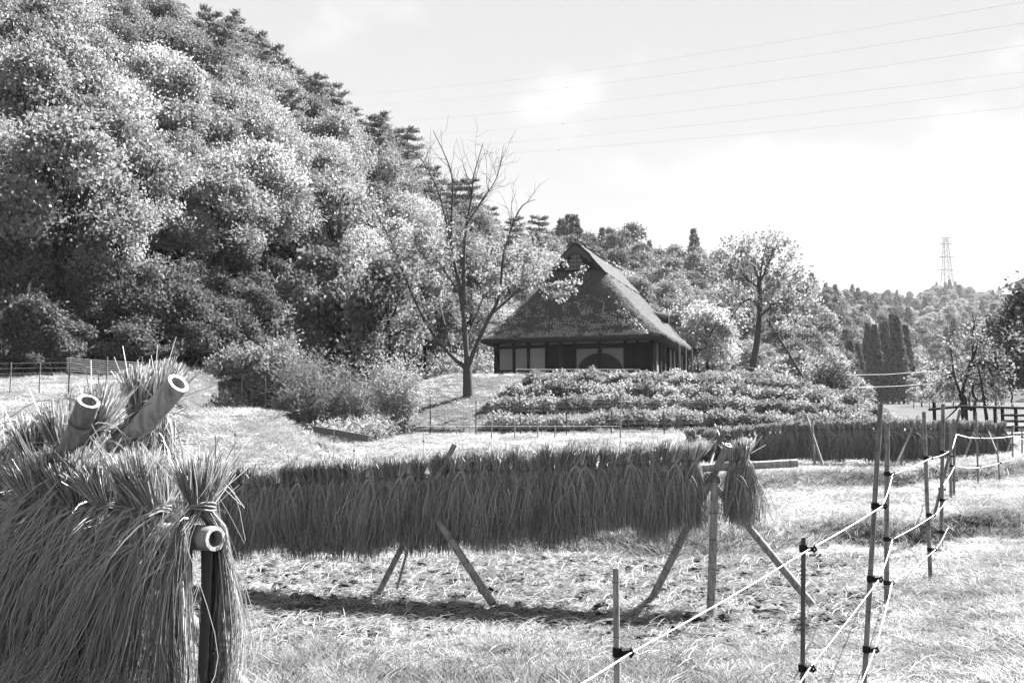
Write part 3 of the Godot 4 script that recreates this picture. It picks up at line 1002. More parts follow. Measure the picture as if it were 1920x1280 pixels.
# ------------------------------------------------------------------ single trees
func px_tree(called: String, label: String, bx: float, bd: float, limbs: Array, twigs: int, tl: float, bare_above: float, leaf: float, tone: float, clusters: Array, cluster_size: float, cluster_count: int, per_twig := 9, category := "tree", droop := 0.0, bark := 0.15) -> Node3D:
	var o := thing(called, on_ground(bx, bd), label, category)
	var tk := MB.new()
	var cw := MB.new()
	for L in limbs:
		var raw: Array = L[0]
		var pts := []
		for p in raw: pts.append(at(p[0], p[1], bd + (p[2] if p.size() > 2 else 0.0)) - o.position)
		# smooth the limb
		var sm := []
		for i in pts.size() - 1:
			var a: Vector3 = pts[max(i - 1, 0)]
			var d: Vector3 = pts[min(i + 2, pts.size() - 1)]
			for k in 3: sm.append(pts[i].cubic_interpolate(pts[i + 1], a, d, k / 3.0))
		sm.append(pts[-1])
		var rr := []
		for i in sm.size(): rr.append(lerpf(L[1], L[2], pow(float(i) / (sm.size() - 1), 0.8)))
		tk.tube(sm, rr, 8, bark, false)
		if L.size() > 3 and L[3] == 0: continue
		for k in twigs:
			var f := R(0.25, 1.0)
			var i := int(f * (sm.size() - 2))
			var a: Vector3 = sm[i]
			var dir: Vector3 = (sm[i + 1] - a).normalized()
			var out := (dir * R(0.3, 0.9) + rdir() * 0.8 + Vector3(0, 0.3 - droop, 0)).normalized()
			var ln := tl * R(0.5, 1.2) * (1.1 - 0.4 * f)
			var tw := [a]
			var p := a
			for q in 4:
				out = (out + rdir() * 0.28 + Vector3(0, 0.1 - droop * 0.5, 0)).normalized()
				p += out * ln / 4.0
				tw.append(p)
			var r0: float = minf(rr[i] * 0.5, 0.035)
			tk.tube(tw, [r0, r0 * 0.75, r0 * 0.5, r0 * 0.35, 0.006], 4, bark, false)
			var hpx: float = bare_above
			for q in 4:
				var s0: Vector3 = tw[q + 1]
				var d2 := (out + rdir() * 0.9 + Vector3(0, -droop, 0)).normalized()
				var e := s0 + d2 * ln * R(0.25, 0.45)
				tk.tube([s0, s0.lerp(e, 0.5) + rdir() * 0.03, e], [r0 * 0.4 + 0.003, 0.006, 0.004], 3, bark, false)
				var keep := 1.0 - ss(hpx * 0.75, hpx * 1.15, e.y)
				for j in per_twig:
					if rng.randf() > keep: continue
					var lp := s0.lerp(e, rng.randf()) + rdir() * 0.12
					var u := (rdir() + Vector3(0, -0.25, 0)).normalized()
					var s := leaf * R(0.6, 1.3)
					cw.leaf(lp, u * s, u.cross(rdir()).normalized() * s * 0.42, tone * R(0.65, 1.3))
	for c in clusters:
		var p := at(c[0], c[1], bd + R(-1.2, 1.2)) - o.position
		var s: float = cluster_size * R(0.75, 1.2)
		leafball(cw, p, Vector3(s, s * 0.65, s), int(cluster_count * R(0.7, 1.3)), leaf, tone * R(0.85, 1.15))
	part("trunk", tk, M.bark, o)
	part("crown", cw, M.leaf, o)
	return o

func build_trees() -> void:
	px_tree("deciduous_tree", "thin-leaved deciduous tree with bare upper twigs beside the farmhouse", 878, 47.5, [
		[[[878, 752], [877, 715], [876, 688]], 0.27, 0.2, 0],
		[[[876, 692], [842, 662], [803, 612], [770, 545], [742, 472], [716, 420], [690, 372, -0.8]], 0.12, 0.02],
		[[[876, 690], [870, 600], [860, 530], [850, 480], [846, 420], [849, 345], [838, 300], [812, 245, 0.4]], 0.14, 0.015],
		[[[869, 570], [870, 470], [876, 415], [884, 370], [888, 330], [906, 268, 0.6]], 0.11, 0.015],
		[[[876, 692], [896, 640], [917, 596], [936, 555], [944, 478], [962, 420], [980, 385], [1004, 374, 0.5]], 0.13, 0.015],
		[[[925, 585, 0], [968, 548, -0.6], [992, 520, -1.2], [1016, 534, -1.4], [1034, 556, -1.6]], 0.07, 0.015],
		[[[848, 470], [826, 372], [802, 318], [776, 285], [748, 292, 0.8]], 0.06, 0.012],
		[[[876, 420], [906, 372, 0.6], [932, 332, 1.0], [944, 272, 1.2]], 0.06, 0.01],
		[[[866, 560], [832, 505, -0.8], [806, 478, -1.4], [770, 470, -1.8]], 0.06, 0.012],
		[[[872, 640], [905, 560, 1.0], [922, 470, 1.6], [950, 420, 2.0]], 0.07, 0.012],
		[[[846, 660], [822, 560, 1.2], [800, 470, 1.8], [760, 420, 2.2]], 0.06, 0.012],
	], 17, 2.1, 8.0, 0.15, 0.26, [], 1.0, 0, 26)
	px_tree("propped_tree", "open-crowned tree held by a slanting prop pole beside the yard rail", 1413, 57.0, [
		[[[1412, 718], [1413, 680], [1420, 640], [1425, 580], [1424, 525]], 0.24, 0.13, 0],
		[[[1424, 582], [1412, 562], [1392, 567], [1374, 592], [1366, 612]], 0.09, 0.015],
		[[[1424, 592], [1444, 578], [1458, 566], [1490, 556]], 0.10, 0.015],
		[[[1424, 552], [1446, 536], [1476, 520], [1505, 505]], 0.09, 0.015],
		[[[1424, 540], [1402, 524], [1384, 506], [1360, 490]], 0.08, 0.015],
		[[[1424, 530], [1440, 500], [1450, 470], [1472, 440]], 0.09, 0.012],
		[[[1424, 528], [1408, 480], [1400, 455]], 0.08, 0.012],
		[[[1424, 530], [1432, 480], [1440, 450]], 0.07, 0.012],
	], 9, 1.3, 50.0, 0.17, 0.26, [[1348, 485], [1372, 462], [1408, 450], [1446, 446], [1474, 458], [1482, 480], [1502, 505], [1518, 535], [1524, 565], [1490, 560], [1505, 600], [1468, 612], [1340, 500], [1362, 540], [1380, 590], [1452, 530], [1480, 545], [1395, 470], [1440, 560], [1466, 500], [1400, 600], [1350, 560]], 0.75, 150, 6)
	var pp := thing("prop_pole", on_ground(1516, 56.5), "long slanting wooden pole propping the open-crowned tree", "pole")
	var s := MB.new()
	s.tube([at(1517, 726, 56.3) - pp.position, at(1478, 660, 56.5) - pp.position, at(1438, 598, 56.8) - pp.position], [0.085, 0.075, 0.055], 8, 0.16)
	part("shaft", s, M.bark, pp)
	px_tree("weeping_tree", "gnarled weeping tree with drooping boughs behind the far straw rack", 1812, 42.0, [
		[[[1810, 800], [1809, 775], [1808, 750], [1802, 738]], 0.16, 0.13, 0],
		[[[1806, 752], [1822, 768], [1830, 750], [1824, 736], [1826, 720]], 0.08, 0.05, 0],
		[[[1804, 742], [1810, 715], [1818, 690], [1825, 668], [1822, 640], [1828, 612], [1824, 590]], 0.09, 0.015],
		[[[1803, 742], [1790, 705], [1786, 672], [1782, 640], [1784, 620]], 0.06, 0.015],
		[[[1822, 680], [1832, 650], [1824, 625], [1832, 590]], 0.06, 0.012],
		[[[1818, 690], [1845, 678], [1870, 690], [1888, 718]], 0.05, 0.01],
		[[[1824, 650], [1850, 636], [1880, 650], [1895, 690]], 0.05, 0.01],
		[[[1786, 700], [1768, 706], [1756, 735]], 0.04, 0.01],
		[[[1826, 722], [1858, 718], [1884, 748]], 0.05, 0.01],
		[[[1806, 752], [1786, 775], [1770, 788]], 0.05, 0.02, 0],
	], 14, 1.2, 50.0, 0.12, 0.22, [], 1.0, 0, 5, "tree", 0.75, 0.1)
	for p in [[[1836, 690], [1853, 790], [41.0, 41.6]], [[1842, 730], [1850, 788], [42.5, 43.0]]]:
		var st := thing("tree_prop", on_ground(p[1][0], p[2][1]), "slanting dark prop pole under the weeping tree", "pole", "props of the weeping tree")
		var q := MB.new()
		q.tube([at(p[1][0], p[1][1], p[2][1]) - st.position, at(p[0][0], p[0][1], p[2][0]) - st.position], [0.05, 0.035], 7, 0.09)
		part("shaft", q, M.bark, st)
	# dark leafy tree by the weeping one
	var dk := broadleaf("evergreen_tree", 7.4, 3.1, 44, 300, 0.2, 0.10, "dense dark evergreen tree beyond the weeping tree", "", 0.12)
	place(dk, on_ground(1955, 48.0), 0.4, Vector3(1.05, 0.95, 1.05))
	# bushy trees round the house
	var b1 := broadleaf("bushy_tree", 6.0, 2.4, 40, 300, 0.17, 0.34, "bright bushy tree beside the sunny wall of the farmhouse", "", 0.08)
	place(b1, on_ground(1330, 68.0), 1.0, Vector3(1.0, 1.0, 1.0))
	var b3 := broadleaf("bushy_tree", 8.0, 2.8, 34, 260, 0.2, 0.24, "tall pale tree behind the farmhouse vent hood", "", 0.2)
	place(b3, on_ground(1318, 80.0), 2.0, Vector3(1.0, 1.05, 1.0))
	var b4 := bush("round_shrub", "dark rounded evergreen shrub at the end of the mound", "", 1.1, 2.2, 3200, 0.13, 0.09)
	place(b4, on_ground(1562, 53.0), 0.0, Vector3.ONE)
	var b5 := bush("round_shrub", "bright bushy shrub between farmhouse and deciduous tree", "", 1.5, 1.9, 3000, 0.13, 0.26)
	place(b5, on_ground(845, 60.0), 0.0, Vector3.ONE)
	place(b5, on_ground(905, 66.0), 1.0, Vector3(1.1, 1.2, 1.1), "bright bushy shrub behind the farmhouse corner with the bench")
	# trees that overlap the hill foot between bamboo and house
	var c1 := broadleaf("shade_tree", 6.5, 2.2, 30, 260, 0.2, 0.13, "dark-trunked leafy tree behind the feathery bamboo", "", 0.25, 0.42, 0.04)
	place(c1, on_ground(722, 52.0), 1.0, Vector3(1.1, 1.15, 1.1))
	place(c1, on_ground(590, 58.0), 2.6, Vector3(1.2, 1.3, 1.2), "dark-trunked leafy tree above the stone wall")
	place(c1, on_ground(800, 60.0), 4.0, Vector3(1.0, 1.0, 1.0), "dark leafy tree close behind the deciduous tree")
	place(c1, on_ground(660, 56.0), 5.0, Vector3(1.1, 1.2, 1.1), "dark leafy tree between stone wall and block wall")
	# cypress stand across the valley
	var cy := cypress("cypress_tree", 19.0, 2.1, 5200, 0.55, 0.06, "tall dark columnar cypress in the stand across the valley", "cypress stand across the valley")
	for q in [[1634, 225, 0.95], [1646, 215, 0.9], [1655, 228, 0.86], [1667, 218, 0.95], [1676, 226, 0.8], [1688, 214, 1.0], [1697, 224, 0.85], [1705, 216, 0.9], [1660, 250, 1.05], [1680, 245, 1.15], [1575, 205, 0.5], [1598, 210, 0.7], [1613, 220, 0.62]]:
		place(cy, on_ground(q[0], q[1]), R(0, TAU), Vector3(R(0.9, 1.2), q[2], R(0.9, 1.2)))
	var vg := broadleaf("valley_tree", 6.0, 3.2, 26, 110, 0.4, 0.23, "pale rounded tree on the valley floor beyond the mound", "trees on the valley floor", 0.1)
	for q in [[1730, 160, 0.9], [1755, 180, 1.2], [1770, 150, 0.7], [1715, 140, 0.45], [1745, 130, 0.4], [1790, 140, 0.6], [1820, 170, 1.3], [1870, 150, 1.2], [1900, 130, 1.0], [1590, 120, 0.7], [1610, 130, 0.6], [1560, 110, 0.8], [1535, 105, 0.9], [1500, 100, 0.95], [1470, 110, 0.9]]:
		place(vg, on_ground(q[0], q[1]), R(0, TAU), Vector3(q[2], q[2], q[2]))

# ------------------------------------------------------------------ walls, clumps and small things beside the yard
func bamboo_clump(called: String, label: String, x: float, d: float, h: float, w: float, stems: int, per: int, tone: float) -> void:
	var o := thing(called, on_ground(x, d), label, "bamboo")
	var tk := MB.new()
	var cw := MB.new()
	for i in stems:
		var a := R(0, TAU)
		var f := sqrt(rng.randf())
		var b := Vector3(cos(a) * f * w * 0.35, -0.1, sin(a) * f * w * 0.35)
		var hh := h * R(0.6, 1.0) * (1.0 - 0.2 * f)
		var out := Vector3(cos(a), 0, sin(a)) * f * w
		var pts := []
		for k in 6:
			var t := k / 5.0
			pts.append(b + Vector3(0, hh * t, 0) + out * pow(t, 2.2) * R(0.7, 1.0) - Vector3(0, 0.12 * h * pow(t, 4.0) * f, 0))
		tk.tube(pts, [0.02, 0.018, 0.015, 0.012, 0.008, 0.004], 4, 0.2, false)
		for k in per:
			var t := R(0.25, 1.0)
			var j := int(t * 4.99)
			var p: Vector3 = pts[j].lerp(pts[j + 1], fmod(t * 4.99, 1.0)) + rdir() * 0.28
			var u := (rdir() + Vector3(0, -0.1, 0) + out * 0.3).normalized()
			var s := R(0.1, 0.22)
			cw.leaf(p, u * s, u.cross(rdir()).normalized() * s * 0.12, tone * R(0.6, 1.35))
	part("stem", tk, M.bamboo, o)
	part("foliage", cw, M.leaf, o)

func stone(sz: Vector3, g: float, rounding := 0.35, rough := 0.14) -> MB:
	var mb := MB.new()
	var k := {}
	var sub := 3
	var pt := func(ax: int, sg: float, u: float, w: float) -> Vector3:
		var p := Vector3.ZERO
		p[ax] = sg; p[(ax + 1) % 3] = u; p[(ax + 2) % 3] = w
		p = p.lerp(p.normalized() * 1.25, rounding)
		p += Vector3(fine.get_noise_3dv(p * 5.0 + sz * 50.0), fine.get_noise_3dv(p * 5.0 + sz * 90.0), fine.get_noise_3dv(p * 5.0 - sz * 70.0)) * rough
		return p * sz * 0.5
	for ax in 3:
		for sg in [-1.0, 1.0]:
			for i in sub:
				for j in sub:
					var u0 := -1.0 + 2.0 * i / sub
					var u1 := -1.0 + 2.0 * (i + 1) / sub
					var w0 := -1.0 + 2.0 * j / sub
					var w1 := -1.0 + 2.0 * (j + 1) / sub
					if sg > 0: mb.quad(pt.call(ax, sg, u0, w0), pt.call(ax, sg, u0, w1), pt.call(ax, sg, u1, w1), pt.call(ax, sg, u1, w0), g)
					else: mb.quad(pt.call(ax, sg, u0, w0), pt.call(ax, sg, u1, w0), pt.call(ax, sg, u1, w1), pt.call(ax, sg, u0, w1), g)
	return mb

func build_yard() -> void:
	# rough stone retaining wall under the trees
	var d := 41.0
	var w := thing("stone_wall", on_ground(500, d), "rough dry stone wall in the shade under the trees", "wall")
	var meshes := []
	for i in 6: meshes.append(stone(Vector3(R(0.5, 0.75), R(0.34, 0.46), 0.5), R(0.1, 0.16)).mesh())
	var y := -0.2
	var row := 0
	while y < 2.9:
		var q := 418.0 + (row % 2) * 7.0
		while q < 572.0:
			var p := on_ground(q, d)
			q += 0.0
			if y > 2.3 and fine.get_noise_1d(q * 0.9) > -0.05:
				q += 0.55 / d * F
				continue
			var o := MeshInstance3D.new()
			o.name = "stone"; o.mesh = meshes[rng.randi() % 6]; o.material_override = M.stone
			w.add_child(o, true)
			o.position = Vector3(p.x, w.position.y + y, p.z - y * 0.12) - w.position
			o.rotation = Vector3(R(-0.1, 0.1), R(-0.15, 0.15), R(-0.12, 0.12))
			q += R(0.5, 0.62) / d * F
		y += 0.37
		row += 1
	var ws := bush("wall_shrub", "leafy shrub growing over the rough stone wall", "shrubs growing over the stone wall", 1.0, 1.1, 2600, 0.11, 0.2)
	for q in [[424, 2.5], [452, 2.7], [486, 2.3], [520, 2.5], [552, 2.2], [575, 1.6], [430, 0.8], [560, 0.6]]:
		var p := on_ground(q[0], d + 0.8 - 1.2 * float(q[1] < 1.0))
		place(ws, Vector3(p.x, w.position.y + q[1], p.z), R(0, TAU), Vector3.ONE * R(0.8, 1.3))
	# panelled retaining wall up on the slope
	var w2 := thing("retaining_wall", on_ground(432, 61.0), "grey panelled retaining wall among the trees on the slope", "wall")
	w2.position.y = at(432, 560, 61.0).y
	for i in 3:
		var a := at(386 + i * 32, 528, 61.0 + i * 0.3) - w2.position
		var b := at(386 + (i + 1) * 32 - 2, 528, 61.0 + i * 0.3) - w2.position
		var s := MB.new()
		s.box(Transform3D(Basis(), (a + b) / 2), Vector3(b.x - a.x, 1.5, 0.2), R(0.16, 0.2), 0.02)
		part("panel", s, M.plaster, w2)
		var k := MB.new()
		k.box(Transform3D(Basis(), Vector3(b.x + 0.03, a.y + 0.1, a.z + 0.14)), Vector3(0.1, 1.3, 0.08), 0.4, 0.01)
		part("post", k, M.plaster, w2)
	# block wall beside the feathery bamboo
	var d3 := 43.0
	var w3 := thing("block_wall", on_ground(678, d3), "short dark wall of large square blocks beside the bright bamboo", "wall")
	for r in 4:
		for c in 3:
			var s := MB.new()
			s.box(Transform3D(Basis(), Vector3((c - 1) * 0.42 + (r % 2) * 0.06, 0.16 + r * 0.34, 0)), Vector3(0.4, 0.32, 0.4), R(0.09, 0.14), 0.025)
			part("block", s, M.stone, w3)
	bamboo_clump("feathery_bamboo", "large dark feathery bamboo clump above the ditch", 590, 40.5, 4.3, 2.1, 120, 90, 0.14)
	bamboo_clump("feathery_bamboo", "bright feathery bamboo clump beside the block wall", 742, 40.0, 4.2, 1.2, 90, 100, 0.27)
	bamboo_clump("feathery_bamboo", "small pale bamboo clump in front of the stone wall", 665, 41.5, 2.9, 1.0, 60, 80, 0.2)
	# plank edging at the ditch
	var pk := thing("edging_plank", on_ground(640, 31.0), "long weathered plank edging the ditch at the foot of the terrace", "plank")
	var a := at(588, 804, 31.5) - pk.position
	var b := at(690, 822, 29.6) - pk.position
	var s := MB.new()
	s.box(Transform3D(Basis.looking_at(b - a), (a + b) / 2), Vector3(0.06, 0.2, a.distance_to(b)), 0.24, 0.008)
	part("board", s, M.wood, pk)
	# long grass at the ditch
	for q in [[640, 36.0], [668, 35.0], [700, 35.5], [720, 37.0], [610, 37.0]]:
		bamboo_clump("grass_clump", "tall arching grass clump at the ditch by the bamboo", q[0], q[1], R(0.9, 1.2), 0.8, 40, 16, 0.26)
		get_child(-1).set_meta("category", "grass clump"); get_child(-1).set_meta("group", "tall grass clumps at the ditch")
	# dark timber railing below the weeping tree
	var tr := thing("timber_railing", on_ground(1830, 40.0), "dark timber railing of long rails below the weeping tree", "fence")
	var rails := [[1742, 768, 1800, 762], [1800, 762, 1935, 765], [1880, 778, 1935, 779], [1885, 789, 1935, 790], [1862, 800, 1935, 801]]
	for r in rails:
		var k := MB.new()
		k.tube([at(r[0], r[1], 40.0) - tr.position, at(r[2], r[3], 40.0) - tr.position], [0.055, 0.055], 6, 0.06)
		part("rail", k, M.wood, tr)
	for q in [[1752, 754], [1806, 764], [1828, 764], [1866, 764], [1880, 764], [1905, 762], [1925, 762]]:
		var g := on_ground(q[0], 40.1)
		var top := at(q[0], q[1], 40.1)
		var k := MB.new()
		k.tube([Vector3(top.x, minf(g.y, top.y) - 0.1, top.z) - tr.position, top - tr.position], [0.07, 0.065], 6, 0.06)
		part("post", k, M.wood, tr)

# ------------------------------------------------------------------ bamboo, straw
func bamboo(mb: MB, a: Vector3, b: Vector3, r0: float, r1: float, g: float, gap := 0.3, sides := 12, bow := 0.0) -> void:
	var ln := a.distance_to(b)
	var pts := []
	var rr := []
	var tn := []
	var side := (b - a).cross(Vector3.UP).normalized()
	var put := func(s: float, f: float, tone: float) -> void:
		var t := clampf(s / ln, 0.0, 1.0)
		pts.append(a.lerp(b, t) + side * sin(t * PI) * bow)
		rr.append(lerpf(r0, r1, t) * f); tn.append(tone)
	put.call(0.0, 1.0, g)
	var s := gap * R(0.4, 0.9)
	while s < ln - 0.03:
		put.call(s - r0 * 0.5, 1.0, g)
		put.call(s - r0 * 0.22, 1.07, g * 1.15)
		put.call(s - r0 * 0.05, 1.0, g * 0.35)
		put.call(s + r0 * 0.2, 1.06, g * 0.8)
		put.call(s + r0 * 0.5, 1.0, g)
		s += gap * R(0.85, 1.15)
	put.call(ln, 1.0, g)
	mb.tube(pts, rr, sides, g, false, tn)
	# sawn, hollow end at b
	var d := (b - a).normalized()
	var u := d.cross(Vector3.UP if absf(d.y) < 0.9 else Vector3.RIGHT).normalized()
	var w := d.cross(u)
	for j in sides:
		var p := u * cos(TAU * j / sides) + w * sin(TAU * j / sides)
		var q := u * cos(TAU * (j + 1) / sides) + w * sin(TAU * (j + 1) / sides)
		mb.quad(b + p * r1, b + q * r1, b + q * r1 * 0.68, b + p * r1 * 0.68, g * 1.25)
		mb.quad(b + p * r1 * 0.68, b + q * r1 * 0.68, b + q * r1 * 0.68 - d * 0.06, b + p * r1 * 0.68 - d * 0.06, g)
		mb.tri(b + p * r1 * 0.68 - d * 0.06, b + q * r1 * 0.68 - d * 0.06, b - d * 0.06, g * 0.9)

func rn(s: float) -> float: return clampf(rng.randfn(0.0, s), -2.2 * s, 2.2 * s)

# a sheaf tied near its butts and hung astride a bar: x runs along the bar, z across it
func sheaf(called: String, label: String, group: String, straws: int, segs: int, width: float, lean: float, hang: float, wide: float, grains: int, stray: int, tone: float) -> Node3D:
	var o := proto(called, label, "rice sheaf", group)
	var up := MB.new()
	var dn := MB.new()
	var ea := MB.new()
	var cut := R(0.15, 0.2)
	var flop := Vector3(rn(0.035), 0, rn(0.035))
	for side in [1.0, -1.0]:
		for i in straws:
			var a := R(0, TAU)
			var k := sqrt(rng.randf()) * 0.034
			var T := Vector3(cos(a) * k * 1.0, 0.085 + R(-0.015, 0.015), sin(a) * k + side * 0.012)
			var far_out := k / 0.034
			var B := T + Vector3(T.x * R(0.3, 1.3) + rn(0.014), cut * R(0.7, 1.15) * (1.0 - 0.15 * far_out * far_out), T.z * R(0.4, 1.8) + rn(0.018)) + flop * R(0.7, 1.2)
			if rng.randf() < 0.04: B += Vector3(rn(0.08), R(-0.05, 0.09), rn(0.06))
			var g := tone * R(0.35, 1.0) * R(0.7, 1.9)
			var face := (Vector3(0, 0, side) + rdir() * 0.8).normalized()
			up.ribbon([T, T.lerp(B, 0.55) + rdir() * 0.006, B], width * 1.25, width * 1.1, face, g * 1.4)
			var x1 := T.x * 1.5 + rn(wide * 0.2)
			var x2 := x1 * 1.15 + rn(wide * 0.5) + lean * 0.42
			if rng.randf() < 0.16: x2 += rn(wide * 1.1)
			var x3 := x2 + rn(wide * 0.6) + lean * 0.55
			var P1 := Vector3(x1, R(-0.02, 0.02), side * (0.05 + R(0, 0.03)))
			var P2 := Vector3(x2, -hang * R(0.42, 0.52), side * (0.055 + absf(rn(0.042))))
			var P3 := Vector3(x3, -hang * R(0.72, 1.1), side * (0.035 + absf(rn(0.05))))
			var ctrl := [T, P1, P2, P3]
			var pts := []
			for q in 3:
				var n := segs if q else 1
				for s in n:
					pts.append(ctrl[q].cubic_interpolate(ctrl[q + 1], ctrl[max(q - 1, 0)], ctrl[min(q + 2, 3)], float(s) / n))
			pts.append(P3)
			dn.ribbon(pts, width, width * 0.7, face, g)
			if grains and i % 2 == 0:
				# drooping ear of grain along the last stretch
				var e0 := P3.lerp(P2, R(0.1, 0.5))
				var e1 := e0 + Vector3(rn(0.02), -R(0.12, 0.2), rn(0.015))
				for q in grains:
					var p := e0.lerp(e1, (q + rng.randf()) / grains) + rdir() * 0.006
					var u := (Vector3(0, -1, 0) + rdir() * 0.5).normalized()
					ea.leaf(p, u * 0.012, u.cross(rdir()).normalized() * 0.0032, tone * R(0.8, 1.7))
		# the packed heart of the bundle
		var top := [Vector3(-wide * 0.42, 0.03, side * 0.035), Vector3(wide * 0.42, 0.03, side * 0.035)]
		var bot := [Vector3(-wide * 0.5 + lean * 0.9, -hang * 0.86, side * 0.03), Vector3(wide * 0.5 + lean * 0.9, -hang * 0.86, side * 0.03)]
		dn.quad(top[0], top[1], bot[1], bot[0], tone * 0.8)
	for i in stray:
		# loose leaves and bent straws
		var T := Vector3(rn(0.04), R(-0.1, 0.12), 0.06)
		var dir := Vector3(rn(0.6) - 0.1, R(-0.9, 0.3), R(0.1, 0.8)).normalized()
		var ln := R(0.18, 0.45)
		var p := T
		var pts := [p]
		for q in 6:
			dir = (dir + Vector3(0, -0.28, 0) + rdir() * 0.12).normalized()
			p += dir * ln / 6.0
			pts.append(p)
		dn.ribbon(pts, width * R(1.0, 2.2), width * 0.3, (Vector3.BACK + rdir() * 0.5).normalized(), tone * R(0.9, 1.5))
	var tie := MB.new()
	for k in 3:
		var ring := []
		var rr := []
		for j in 13:
			var a := TAU * j / 12.0
			ring.append(Vector3(cos(a) * 0.045, 0.075 + k * 0.009 + sin(a * 2.0 + k) * 0.006, sin(a) * 0.052)); rr.append(0.004)
		tie.tube(ring, rr, 5, tone * 0.8, false)
	part("butt", up, M.straw, o)
	part("tie", tie, M.straw, o)
	part("straw", dn, M.straw, o)
	if grains: part("ear", ea, M.straw, o)
	return o

# hang sheaves along a line of points; skip(t) leaves room for poles
func hang_row(pr: Array, line: Array, gap: float, gaps: Array, scale: float, tilt: float, turn0 := 0.0) -> void:
	var total := 0.0
	for i in line.size() - 1: total += line[i].distance_to(line[i + 1])
	var s := gap * 0.5
	while s < total:
		var q := s
		var i := 0
		while i < line.size() - 2 and q > line[i].distance_to(line[i + 1]):
			q -= line[i].distance_to(line[i + 1]); i += 1
		var p: Vector3 = line[i].lerp(line[i + 1], q / line[i].distance_to(line[i + 1]))
		var dir: Vector3 = (line[i + 1] - line[i]).normalized()
		var ok := true
		for g in gaps:
			if p.x > g[0] and p.x < g[1]: ok = false
		if ok:
			var turn := atan2(-dir.z, dir.x) + turn0
			var k := scale * R(0.88, 1.1)
			var o := place(pr[rng.randi() % pr.size()], p + Vector3(0, R(-0.02, 0.02), 0), turn + R(-0.2, 0.2), Vector3(k * R(0.95, 1.1), k, k))
			o.rotate_object_local(Vector3.BACK, R(-tilt, tilt))
		s += gap * R(0.85, 1.15)

func pole_part(called: String, parent: Node3D, a: Vector3, b: Vector3, r0: float, r1: float, g: float, gap := 0.3, bow := 0.0) -> void:
	var mb := MB.new()
	bamboo(mb, a - parent.position, b - parent.position, r0, r1, g, gap, 12, bow)
	part(called, mb, M.bamboo, parent)

func lashing(parent: Node3D, p: Vector3, r: float) -> void:
	var mb := MB.new()
	for k in 4:
		var ring := []
		var rr := []
		var tilt := R(-0.5, 0.5)
		for j in 13:
			var a := TAU * j / 12.0
			ring.append(p - parent.position + Vector3(cos(a) * r, sin(a) * r * 0.8 + k * 0.012 + cos(a) * tilt * r, sin(a + 0.6) * r)); rr.append(0.006)
		mb.tube(ring, rr, 5, 0.2, false)
	part("lashing", mb, M.straw, parent)

